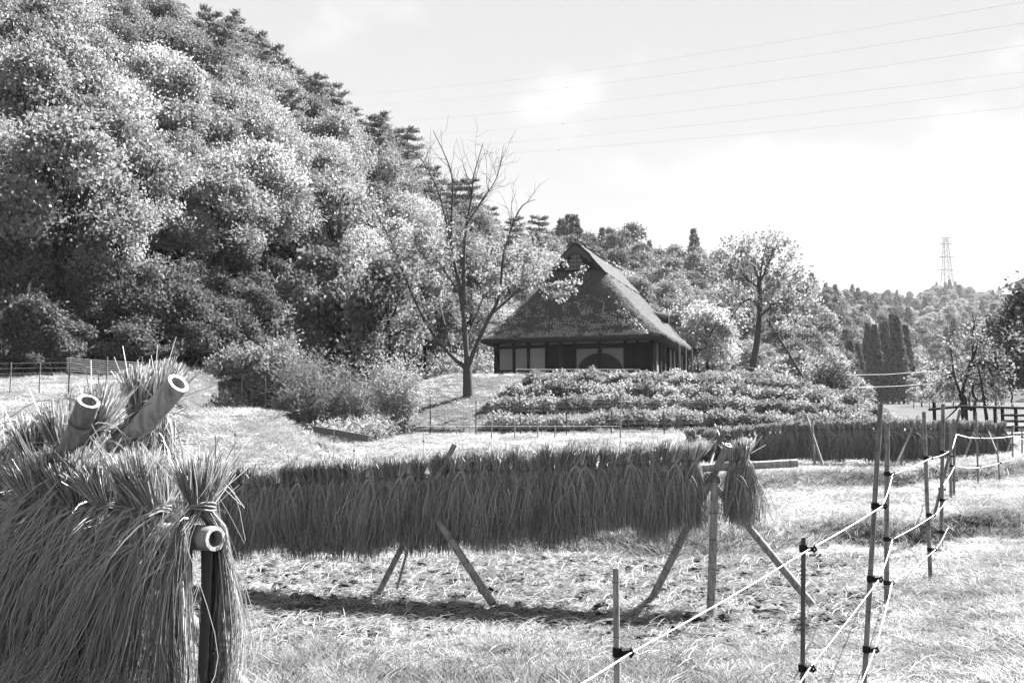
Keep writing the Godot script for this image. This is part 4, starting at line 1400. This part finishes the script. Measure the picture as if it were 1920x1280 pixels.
func build_racks() -> void:
	# ---- the near rack
	var e0 := at(404, 1010, 3.42)
	var e1 := at(-190, 962, 4.85)
	var r := thing("drying_rack", Vector3(e1.x, 0, e1.z), "bamboo drying rack with crossed poles under the thick drying sheaves", "drying rack")
	r.position = Vector3(-2.0, 0, -4.2)
	pole_part("bar", r, e1, e0, 0.045, 0.042, 0.34, 0.35)
	pole_part("bar", r, e1 + Vector3(0, 0.01, -0.1), at(384, 1003, 3.55), 0.04, 0.036, 0.34, 0.33)
	pole_part("leg", r, at(-90, 1440, 4.8), at(166, 752, 3.86), 0.05, 0.044, 0.26, 0.36)
	pole_part("leg", r, at(-190, 1330, 5.0), at(334, 718, 4.05), 0.052, 0.047, 0.38, 0.42)
	pole_part("leg", r, at(520, 1372, 5.35), at(60, 800, 4.5), 0.045, 0.04, 0.3, 0.36)
	pole_part("leg", r, at(398, 1700, 3.6), at(392, 1000, 3.6), 0.032, 0.03, 0.24, 0.36)
	lashing(r, at(120, 900, 3.9), 0.07)
	var L1 := "thick rice sheaf with long drooping ears on the near crossed-pole rack"
	var pn := []
	for i in 5:
		pn.append(sheaf("rice_sheaf", L1, "sheaves on the near crossed-pole rack", 480, 4, 0.0034, -0.12 - 0.06 * i, R(0.62, 0.7), 0.095, 8, 26, R(0.36, 0.44)))
	var up := e1.lerp(e0, 0.47)
	hang_row(pn, [up, e0 + (e1 - e0).normalized() * 0.22], 0.1, [], 1.04, 0.2)
	var raise := Vector3(0, 0.1, 0.05)
	hang_row(pn, [e1 + raise, e1.lerp(e0, 0.40) + raise * 0.6], 0.11, [], 1.06, 0.28)
	var endp := sheaf("rice_sheaf", "pale sunlit rice sheaf with stray straws at the sawn end of the bar", "", 480, 5, 0.0036, -0.03, 0.7, 0.1, 9, 60, 0.42)
	place(endp, e0 + (e1 - e0).normalized() * 0.09 + Vector3(0, 0.02, 0), atan2(-(e0 - e1).z, (e0 - e1).x) - 0.3, Vector3.ONE * 1.02)
	var top := sheaf("rice_sheaf", "rice sheaf with upright straw butts perched on the crossed poles", "sheaves perched on the crossed poles", 330, 4, 0.004, 0.05, 0.5, 0.1, 0, 20, 0.4)
	for q in [[178, 846, 4.0, -0.08], [205, 856, 4.35, -0.9], [232, 828, 4.35, -0.6], [262, 805, 4.25, 0.15], [286, 790, 4.25, -0.25], [124, 876, 4.2, 0.3], [76, 900, 4.2, 0.4], [240, 850, 4.5, -1.1], [20, 915, 4.4, 0.45]]:
		var o := place(top, at(q[0], q[1], q[2]), R(0.2, 0.9), Vector3(1, 1.08, 1))
		o.rotate_object_local(Vector3.BACK, q[3])
	# ---- the long rack in the middle
	var m0 := at(1496, 868, 9.12)
	var m1 := at(1404, 874, 9.2)
	var m2 := at(800, 905, 9.76)
	var m3 := at(240, 938, 10.7)
	var k := thing("drying_rack", Vector3(0, 0, -9.7), "long bamboo drying rack on tripods across the bare field", "drying rack")
	pole_part("bar", k, m2 + (m2 - m0).normalized() * 0.2, m0, 0.04, 0.036, 0.36, 0.32)
	pole_part("bar", k, m3, m2 + (m2 - m3).normalized() * 0.2 + Vector3(0, 0.02, -0.08), 0.04, 0.036, 0.36, 0.32)
	for q in [
		[[1224, 1120, 9.75], [1366, 834, 8.95], 0.033], [[1333, 1156, 8.72], [1341, 896, 9.1], 0.034], [[1524, 1134, 9.15], [1316, 880, 9.4], 0.032],
		[[924, 1132, 9.25], [768, 896, 9.85], 0.034], [[708, 1114, 9.95], [853, 832, 9.62], 0.026], [[744, 1104, 10.05], [800, 900, 9.8], 0.012],
		[[250, 1120, 10.2], [330, 880, 10.5], 0.03], [[420, 1105, 10.4], [300, 880, 10.5], 0.03]]:
		pole_part("leg", k, at(q[0][0], q[0][1], q[0][2]), at(q[1][0], q[1][1], q[1][2]), q[2] * 1.1, q[2], 0.27, 0.26)
	lashing(k, at(1336, 905, 9.1), 0.06)
	lashing(k, at(797, 905, 9.75), 0.06)
	var pm := []
	for i in 7:
		pm.append(sheaf("rice_sheaf", "slim rice sheaf among the row on the long middle rack", "sheaves on the long middle rack", 260, 3, 0.0055, R(-0.07, 0.03), R(0.5, 0.64), 0.085, 0, 3, R(0.3, 0.42)))
	var x0 := at(1309, 880, 9.3).x
	var x1 := at(1366, 880, 9.25).x
	hang_row(pm, [m3, m2, m1], 0.088, [[x0, x1], [at(792, 900, 9.76).x, at(806, 900, 9.76).x]], 1.0, 0.07)
	# ---- the far rack
	var f := [at(1292, 824, 27.0), at(1400, 822, 26.4), at(1500, 812, 25.6), at(1700, 811, 25.2), at(1800, 812, 25.4), at(1884, 815, 25.8)]
	var fk := thing("drying_rack", Vector3(f[3].x, 0.6, f[3].z), "far bamboo drying rack below the planted mound", "drying rack")
	for i in f.size() - 1: pole_part("bar", fk, f[i], f[i + 1] + (f[i + 1] - f[i]).normalized() * 0.05 * (i % 2), 0.035, 0.034, 0.36, 0.35)
	pole_part("bar", fk, f[5], at(1932, 812, 25.9), 0.04, 0.04, 0.5, 0.4)
	for q in [[[1529, 884, 24.9], [1523, 790, 25.3], 0.03], [[1549, 888, 24.6], [1512, 778, 25.5], 0.03], [[1672, 890, 24.4], [1722, 780, 25.4], 0.03], [[1688, 880, 24.8], [1706, 790, 25.3], 0.024], [[1740, 872, 25.2], [1690, 800, 25.3], 0.026], [[1884, 866, 25.3], [1902, 800, 25.8], 0.026], [[1886, 888, 24.6], [1850, 800, 25.6], 0.026], [[1330, 880, 25.5], [1352, 800, 26.8], 0.03], [[1800, 880, 24.9], [1830, 800, 25.5], 0.026], [[1376, 880, 25.5], [1340, 796, 26.8], 0.03]]:
		var foot := at(q[0][0], q[0][1], q[0][2])
		foot.y = minf(foot.y, H(foot.x, foot.z) - 0.03)
		pole_part("leg", fk, foot, at(q[1][0], q[1][1], q[1][2]), q[2] * 1.1, q[2], 0.28, 0.3)
	var pf := []
	for i in 4:
		pf.append(sheaf("rice_sheaf", "plump rice sheaf among the row on the far rack below the mound", "sheaves on the far rack below the mound", 130, 2, 0.012, R(-0.04, 0.03), R(0.52, 0.6), 0.11, 0, 2, R(0.26, 0.36)))
	hang_row(pf, f, 0.135, [[at(1706, 811, 25.2).x, at(1714, 811, 25.2).x]], 1.12, 0.05)
	var heap := sheaf("rice_sheaf", "rice sheaf flung over the end of the far rack with pale butts upward", "sheaves heaped at the end of the far rack", 150, 2, 0.012, 0.1, 0.4, 0.12, 0, 12, 0.36)
	for i in 9:
		var o := place(heap, at(1292 + i * 12, 826 - R(0, 9), 26.6 - R(0, 0.5)), R(-0.5, 0.6), Vector3.ONE * R(0.95, 1.2))
		o.rotate_object_local(Vector3.BACK, R(-0.7, 0.7))

# ------------------------------------------------------------------ corded fence, stakes, nets
func build_fences() -> void:
	var posts := [
		[1155, 1065, 1160, 1490, 4.5, 0.0145, 0.34, [[1158, 1222]], "cut bamboo stake with one black insulator at the end of the corded fence"],
		[1507, 1008, 1504, 1370, 5.5, 0.0125, 0.12, [[1506, 1028], [1504, 1252]], "short dark stake with two black insulators in the corded fence"],
		[1652, 757, 1619, 1320, 6.2, 0.0150, 0.22, [[1641, 948], [1633, 1085], [1625, 1217]], "tall leaning bamboo stake in the corded fence beside the bare field corner"],
		[1664, 795, 1663, 1140, 9.4, 0.0220, 0.24, [[1664, 888], [1663, 1010], [1663, 1092]], "thick upright bamboo stake in the corded fence behind the leaning one"],
		[1733, 772, 1746, 1095, 10.7, 0.0200, 0.25, [[1737, 858], [1742, 965], [1744, 1030]], "crooked bamboo stake in the corded fence"],
		[1769, 757, 1765, 1045, 13.0, 0.0230, 0.2, [[1767, 847], [1766, 937], [1766, 997]], "tallest straight bamboo stake in the corded fence with three insulators"],
		[1783, 800, 1784, 985, 16.5, 0.0220, 0.26, [[1784, 873]], "paired bamboo stake in the corded fence beside the steeply leaning stake"],
		[1789, 785, 1789, 990, 17.0, 0.0220, 0.24, [[1789, 900]], "second of the paired bamboo stakes beside the steeply leaning stake"],
		[1801, 768, 1741, 1010, 14.0, 0.0200, 0.22, [[1780, 854], [1764, 917]], "steeply leaning bamboo stake crossing the corded fence"],
		[1831, 772, 1836, 940, 20.0, 0.0170, 0.24, [[1833, 820], [1834, 875], [1836, 915]], "thin stake carrying the sagging upper cord before the far rack"],
		[1870, 830, 1877, 935, 20.8, 0.0160, 0.26, [[1873, 868]], "short thin stake near the end of the far rack"],
		[1899, 797, 1901, 922, 23.0, 0.0170, 0.22, [[1899, 816]], "thin stake before the timber railing"],
		[1917, 800, 1918, 908, 24.0, 0.0170, 0.24, [[1917, 820]], "last thin stake of the corded fence before the timber railing"],
	]
	for p in posts:
		var d: float = p[4]
		var b := at(p[2], p[3], d)
		var a := at(p[0], p[1], d)
		var gy := H(b.x, b.z) - 0.12
		if b.y > gy: b = a + (b - a) * ((gy - a.y) / (b.y - a.y))
		var o := thing("fence_stake", Vector3(b.x, gy + 0.12, b.z), p[8], "fence stake", "stakes of the corded fence")
		var mb := MB.new()
		bamboo(mb, b - o.position, a - o.position, p[5] * 1.08, p[5], p[6], 0.24, 9, R(-0.012, 0.012))
		part("pole", mb, M.bamboo, o)
		for c in p[7]:
			var k := at(c[0], c[1], d) - o.position
			var s := MB.new()
			s.tube([k - Vector3(0, 0.02, 0), k + Vector3(0, 0.02, 0)], [p[5] + 0.008, p[5] + 0.008], 9, 0.02)
			s.box(Transform3D(Basis(Vector3.UP, 0.4), k + Vector3(0.032, 0, 0.006)), Vector3(0.05, 0.03, 0.03), 0.02, 0.004)
			s.tube([k + Vector3(0.055, -0.02, 0.01), k + Vector3(0.068, -0.004, 0.016), k + Vector3(0.055, 0.02, 0.02)], [0.007, 0.007, 0.006], 6, 0.02)
			part("insulator", s, M.gloss, o)
	var cords := [
		[[[1020, 1318, 3.9], [1180, 1222, 4.5], [1514, 1029, 5.5], [1652, 948, 6.2], [1672, 889, 9.4], [1745, 858, 10.7], [1778, 846, 13.0]], 0.0036, "white top cord of the fence slanting up from the cut bamboo stake"],
		[[[1470, 1318, 5.1], [1514, 1252, 5.5], [1645, 1086, 6.2], [1672, 1010, 9.4], [1750, 965, 10.7], [1774, 937, 13.0]], 0.0034, "white middle cord of the fence through the leaning bamboo stake"],
		[[[1596, 1318, 5.8], [1637, 1217, 6.2], [1671, 1092, 9.4], [1752, 1030, 10.7], [1773, 996, 13.0], [1790, 952, 17.0]], 0.0034, "white lowest cord of the fence near the grass"],
		[[[1778, 856, 14.0], [1793, 814, 17.0], [1835, 821, 20.0], [1901, 817, 23.0], [1935, 828, 25.0]], 0.007, "white sagging upper cord before the far rack"],
		[[[1762, 918, 14.0], [1790, 873, 17.0], [1836, 876, 20.0], [1873, 868, 20.8], [1925, 848, 24.0]], 0.006, "white sagging middle cord before the far rack"],
		[[[1788, 916, 17.0], [1836, 916, 20.0], [1876, 904, 20.8], [1925, 884, 24.0]], 0.006, "white lowest cord before the far rack"]]
	for c in cords:
		var pts := []
		for p in c[0]: pts.append(at(p[0], p[1], p[2]) + Vector3(0.0, 0, 0.03))
		var o := thing("fence_string", pts[0], c[2], "cord", "cords of the stake fence")
		var sm := []
		var rr := []
		for i in pts.size() - 1:
			for k in 8:
				var t := k / 8.0
				sm.append(pts[i].lerp(pts[i + 1], t) - Vector3(0, sin(t * PI) * 0.012 * pts[i].distance_to(pts[i + 1]) * 0.5, 0) - o.position); rr.append(c[1])
		sm.append(pts[-1] - o.position); rr.append(c[1])
		var mb := MB.new()
		mb.tube(sm, rr, 6, 0.72)
		part("strand", mb, M.cord, o)
	# thin stakes across the grass below the mound; the dark taller ones carry a net
	var dark := [[740, 764, 812], [807, 745, 822], [892, 752, 835], [976, 735, 842], [1062, 742, 842], [1147, 768, 842], [1246, 770, 834], [1320, 762, 826]]
	var pale := [[921, 785, 838], [966, 788, 835], [1008, 775, 835], [1163, 741, 838], [1040, 800, 838]]
	for k in 2:
		for p in [dark, pale][k]:
			var d := 40.0 if k == 0 else 36.5
			var g := on_ground(p[0], d)
			var o := thing("garden_stake", g, ["thin dark stake carrying the net at the foot of the mound", "thin pale bamboo stake in the grass below the mound"][k], "stake", ["net stakes at the foot of the mound", "pale stakes below the mound"][k])
			var mb := MB.new()
			var top := at(p[0] + R(-2, 2), p[1], d)
			bamboo(mb, Vector3(0, -0.1, 0), top - g, 0.026, 0.02, 0.07 if k == 0 else 0.36, 0.35, 7)
			part("pole", mb, M.bamboo, o)
	for seg in [[740, 1320]]:
		var o := thing("wire_net", on_ground(1000, 40.2), "faint wire net strung between the dark stakes at the mound's foot", "net")
		var mb := MB.new()
		for j in 9:
			var pts := []
			var rr := []
			for i in 40:
				var q := lerpf(seg[0], seg[1], i / 39.0)
				var p := on_ground(q, 40.1) - o.position
				pts.append(p + Vector3(0, 0.15 + j * 0.17, 0)); rr.append(0.0035)
			mb.tube(pts, rr, 3, 0.25)
		for i in 100:
			var p := on_ground(lerpf(seg[0], seg[1], i / 99.0), 40.1) - o.position
			mb.tube([p + Vector3(0, 0.1, 0), p + Vector3(0, 1.55, 0)], [0.003, 0.003], 3, 0.25)
		part("mesh_wire", mb, M.plain, o)
	var wires := thing("grass_wire", on_ground(900, 36.5), "pale wire strung low between the pale stakes below the mound", "wire")
	var wp := []
	var wr := []
	for q in [780.0, 860.0, 921.0, 966.0, 1008.0, 1163.0]:
		wp.append(on_ground(q, 36.5) + Vector3(0, 0.5, 0) - wires.position); wr.append(0.004)
	var wm := MB.new()
	wm.tube(wp, wr, 4, 0.6)
	part("strand", wm, M.cord, wires)
	# thin electric-fence rods on the terrace grass, with small dark clips
	for p in [[441, 782, 862, 21.5], [626, 806, 868, 22.5], [794, 808, 862, 23.5], [664, 826, 872, 22.0]]:
		var g := on_ground(p[0], p[3])
		var o := thing("fence_rod", g, "thin pale rod with small dark clips on the terrace grass", "fence rod", "rods on the terrace grass")
		var top := at(p[0], p[1], p[3]) - g
		var mb := MB.new()
		mb.tube([Vector3(0, -0.05, 0), top], [0.008, 0.007], 6, 0.4)
		part("rod", mb, M.plain, o)
		for f in [0.35, 0.75]:
			var c := MB.new()
			c.tube([top * f - Vector3(0, 0.02, 0), top * f + Vector3(0, 0.02, 0)], [0.018, 0.018], 6, 0.02)
			part("clip", c, M.gloss, o)
	# posts by the stone wall
	for p in [[453, 704, 780, 40.0], [497, 703, 790, 40.0], [548, 705, 780, 39.5], [608, 716, 782, 39.5], [655, 716, 776, 39.5], [105, 640, 700, 44.0]]:
		var g := on_ground(p[0], p[3])
		var o := thing("wall_stake", g, "slim weathered stake standing against the stone wall and bamboo", "stake", "stakes before the stone wall")
		var mb := MB.new()
		mb.tube([Vector3(0, -0.1, 0), at(p[0], p[1], p[3]) - g], [0.03, 0.026], 7, 0.24)
		part("pole", mb, M.wood, o)
	# wire fence at the edge of the wood
	var d := 35.0
	var wf := thing("wire_fence", on_ground(150, d), "thin wire fence on slim posts along the edge of the wood", "fence")
	for q in [-30.0, 15.0, 70.0, 125.0, 181.0, 230.0, 300.0, 345.0]:
		var g := on_ground(q, d) - wf.position
		var mb := MB.new()
		mb.tube([g - Vector3(0, 0.1, 0), g + Vector3(0, 1.15 if q != 125.0 else 1.3, 0)], [0.022, 0.02], 6, 0.22)
		part("post", mb, M.wood, wf)
	for j in 6:
		var pts := []
		var rr := []
		for i in 20:
			pts.append(on_ground(lerpf(-30, 345, i / 19.0), d) - wf.position + Vector3(0, 0.2 + j * 0.18, 0.03)); rr.append(0.0055)
		var mb := MB.new()
		mb.tube(pts, rr, 4, 0.35)
		part("wire", mb, M.plain, wf)
	var tl := thing("cane_trellis", on_ground(185, d - 0.4), "trellis of closely spaced pale horizontal canes above the wire fence", "trellis")
	for j in 7:
		var mb := MB.new()
		var a := at(124, 671 + j * 4.0, d - 0.3) - tl.position
		var b := at(268, 680 + j * 3.4, d - 0.6) - tl.position
		mb.tube([a, a.lerp(b, 0.5) + Vector3(0, -0.02, 0), b], [0.016, 0.016, 0.015], 6, 0.5)
		part("cane", mb, M.bamboo, tl)
	for q in [126.0, 196.0, 262.0]:
		var g := on_ground(q, d - 0.45) - tl.position
		var mb := MB.new()
		mb.tube([g - Vector3(0, 0.1, 0), Vector3(g.x, at(q, 668, d - 0.45).y - tl.position.y, g.z)], [0.025, 0.022], 6, 0.25)
		part("post", mb, M.wood, tl)

# ------------------------------------------------------------------ grass, litter, clods
func tuft(blades: int, h: float, spread: float, w: float, lie: float) -> ArrayMesh:
	var mb := MB.new()
	for i in blades:
		var a := R(0, TAU)
		var o := Vector3(cos(a), 0, sin(a))
		var b := o * sqrt(rng.randf()) * spread
		var hh := h * R(0.5, 1.15)
		var tip := b + (Vector3.UP * (1.0 - lie) + (o * 0.5 + rdir() * 0.7) * Vector3(1, 0.15, 1) * (0.35 + lie)).normalized() * hh
		var mid := b.lerp(tip, 0.5) + Vector3(0, hh * 0.1, 0)
		mb.ribbon([b, mid, tip], w, w * 0.25, rdir(), R(0.7, 1.3))
	return mb.mesh()

func build_grass() -> void:
	var short_ := [tuft(16, 0.055, 0.06, 0.005, 0.5), tuft(16, 0.075, 0.07, 0.005, 0.6)]
	var long_ := [tuft(22, 0.11, 0.07, 0.006, 0.45), tuft(20, 0.15, 0.08, 0.006, 0.5)]
	var litter := tuft(9, 0.16, 0.1, 0.006, 0.97)
	var xs := [[], [], [], [], []]
	var ts := [[], [], [], [], []]
	var xc := []
	var tc := []
	for band in [[3.7, 9.0, 340.0, 1.0], [9.0, 15.0, 200.0, 1.15], [15.0, 24.0, 75.0, 1.6], [24.0, 40.0, 30.0, 2.3], [40.0, 56.0, 12.0, 2.6]]:
		var area: float = 0.56 * (band[1] * band[1] - band[0] * band[0])
		for i in int(area * band[2]):
			var d := sqrt(R(band[0] * band[0], band[1] * band[1]))
			var x := R(-0.56, 0.56) * d
			var z := -d
			if slope_t(x, z) > 0.05: continue
			var b := clampf(bare(x, z), 0.0, 1.0)
			var h := H(x, z)
			var rise := (H(x, z - 0.35) - h) + (h - H(x, z + 0.35)) if d < 30.0 else 0.0
			var pos := Vector3(x, h + relief(x, z) - 0.006, z)
			var sc: float = band[3] * R(0.7, 1.3)
			var basis_ := Basis(Vector3.UP, R(0, TAU)).scaled(Vector3.ONE * sc)
			var patch := noise.get_noise_2d(x * 5.0 - 70.0, z * 5.0)
			var g := 0.34 * (1.0 + 0.7 * patch + 0.35 * fine.get_noise_2d(x * 4.0, z * 6.0))
			if rng.randf() < b * 0.86:
				if rng.randf() < 0.36:
					xs[4].append(Transform3D(basis_, pos + Vector3(0, 0.012, 0))); ts[4].append(R(0.26, 0.46))
				elif rng.randf() < 0.55:
					var cs := R(0.01, 0.022) + 0.03 * pow(rng.randf(), 5.0) * (1.0 if d < 15.0 else 1.3)
					xc.append(Transform3D(Basis(Vector3.UP, R(-0.6, 0.6)) * Basis.from_scale(Vector3(cs * R(1.0, 2.2), cs * R(0.6, 1.0), cs)) * Basis(rdir(), R(0, TAU)), pos + Vector3(0, cs * 0.25, 0))); tc.append(R(0.06, 0.16))
				continue
			var tall := (rise > 0.17) or (d < 7.4 + patch * 1.4 and x < 0.9 + d * 0.1 and patch > -0.35)
			if tall and rng.randf() < 0.75:
				var kk := rng.randi() % 2
				var lift := R(0.9, 1.6) if d < 7.4 else 1.0
				xs[2 + kk].append(Transform3D(basis_.scaled(Vector3(1.0, lift, 1.0)), pos)); ts[2 + kk].append(g * R(0.35, 0.95))
			else:
				var kk := rng.randi() % 2
				xs[kk].append(Transform3D(basis_, pos)); ts[kk].append(g * R(0.8, 1.25))
				if rng.randf() < 0.12:
					xs[4].append(Transform3D(basis_, pos + Vector3(0, 0.015, 0))); ts[4].append(R(0.3, 0.5))
	for k in 2:
		scatter("short_grass", short_[k], M.grass, xs[k], ts[k], ["short pale grass covering the paths and terraces", "slightly taller grass mixed through the short turf"][k], "grass")
		scatter("long_grass", long_[k], M.grass, xs[2 + k], ts[2 + k], ["long coarse grass on the field banks and verge", "long bent grass mixed through the banks"][k], "grass")
	scatter("straw_litter", litter, M.straw, xs[4], ts[4], "cut straw scattered over the bare field", "straw")
	scatter("soil_clods", stone(Vector3(1.6, 1.5, 1.7), 1.0, 0.85, 0.75).mesh(), M.ground, xc, tc, "dark soil clods turned up on the bare field", "soil")
	print("grass ", xs[0].size() + xs[1].size(), " long ", xs[2].size() + xs[3].size(), " litter ", xs[4].size(), " clods ", xc.size())

# ------------------------------------------------------------------ power lines and pylon
func build_lines() -> void:
	var rows := [[[1960, -3], [1440, 82], [960, 150], [560, 187]], [[1960, 37], [1440, 115], [960, 176], [640, 202]], [[1960, 79], [1440, 153], [960, 210], [680, 234]], [[1960, 130], [1440, 191], [960, 241], [720, 260]], [[1960, 158], [1440, 221], [960, 267], [760, 281]], [[1960, 196], [1440, 248], [960, 288], [800, 299]]]
	var words := ["topmost", "second highest", "third", "fourth", "fifth", "lowest"]
	for k in rows.size():
		var pts := []
		for i in 4: pts.append(at(rows[k][i][0], rows[k][i][1], [150.0, 195.0, 260.0, 330.0][i]))
		var o := thing("power_cable", pts[0], "%s of the thin power cables slung across the sky" % words[k], "cable", "power cables across the sky")
		var sm := []
		var rr := []
		for i in 3:
			for j in 8:
				sm.append(pts[i].cubic_interpolate(pts[i + 1], pts[max(i - 1, 0)], pts[min(i + 2, 3)], j / 8.0) - o.position); rr.append(0.015)
		sm.append(pts[3] - o.position); rr.append(0.015)
		var mb := MB.new()
		mb.tube(sm, rr, 5, 0.3)
		part("wire", mb, M.plain, o)
		var q: Vector3 = sm[16 - (k % 2) * 2]
		var s := MB.new()
		s.tube([q - Vector3(0.16, 0.02, 0), q, q + Vector3(0.16, 0.02, 0)], [0.03, 0.12, 0.03], 6, 0.12)
		part("spacer", s, M.plain, o)
	for p in [[[1560, 703], [1660, 702], [1800, 692], 0.024, "pale overhead wire crossing before the cypress stand, upper of two"], [[1590, 727], [1680, 724], [1800, 716], 0.024, "pale overhead wire crossing before the cypress stand, lower of two"]]:
		var a := at(p[0][0], p[0][1], 95.0)
		var o := thing("overhead_wire", a, p[4], "wire")
		var mb := MB.new()
		mb.tube([Vector3.ZERO, at(p[1][0], p[1][1], 98.0) - a, at(p[2][0], p[2][1], 102.0) - a], [p[3], p[3], p[3]], 5, 0.75)
		part("strand", mb, M.plain, o)
	var b := at(1777, 536, 955.0)
	var t := thing("pylon", b, "lattice power pylon on the crest of the far hill", "pylon")
	var hgt := at(1777, 446, 955.0).y - b.y
	var wid := func(f: float) -> float: return lerpf(4.6, 1.6, pow(f, 0.75))
	for c in [[1, 1], [1, -1], [-1, 1], [-1, -1]]:
		var mb := MB.new()
		var pts := []
		var rr := []
		for i in 6:
			var f := i / 5.0
			pts.append(Vector3(c[0] * wid.call(f), hgt * f, c[1] * wid.call(f))); rr.append(0.32)
		mb.tube(pts, rr, 5, 0.6)
		part("leg", mb, M.plain, t)
	var br := MB.new()
	for i in 9:
		var f0 := i / 9.0
		var f1 := (i + 1) / 9.0
		for s in [-1.0, 1.0]:
			for ax in 2:
				var p0 := Vector3(wid.call(f0), hgt * f0, s * wid.call(f0))
				var p1 := Vector3(-wid.call(f1), hgt * f1, s * wid.call(f1))
				var p2 := Vector3(-wid.call(f0), hgt * f0, s * wid.call(f0))
				var p3 := Vector3(wid.call(f1), hgt * f1, s * wid.call(f1))
				if ax:
					p0 = Vector3(p0.z, p0.y, p0.x); p1 = Vector3(p1.z, p1.y, p1.x); p2 = Vector3(p2.z, p2.y, p2.x); p3 = Vector3(p3.z, p3.y, p3.x)
				br.tube([p0, p1], [0.2, 0.2], 4, 0.6); br.tube([p2, p3], [0.2, 0.2], 4, 0.6)
	part("bracing", br, M.plain, t)
	for f in [0.33, 0.6, 0.87, 1.0]:
		var mb := MB.new()
		var w: float = 9.0 if f < 0.99 else 6.0
		mb.tube([Vector3(-w, hgt * f, 0), Vector3(0, hgt * f + 1.2, 0), Vector3(w, hgt * f, 0)], [0.3, 0.5, 0.3], 5, 0.6)
		mb.tube([Vector3(-w, hgt * f, 0), Vector3(w, hgt * f, 0)], [0.3, 0.3], 5, 0.6)
		part("crossarm", mb, M.plain, t)
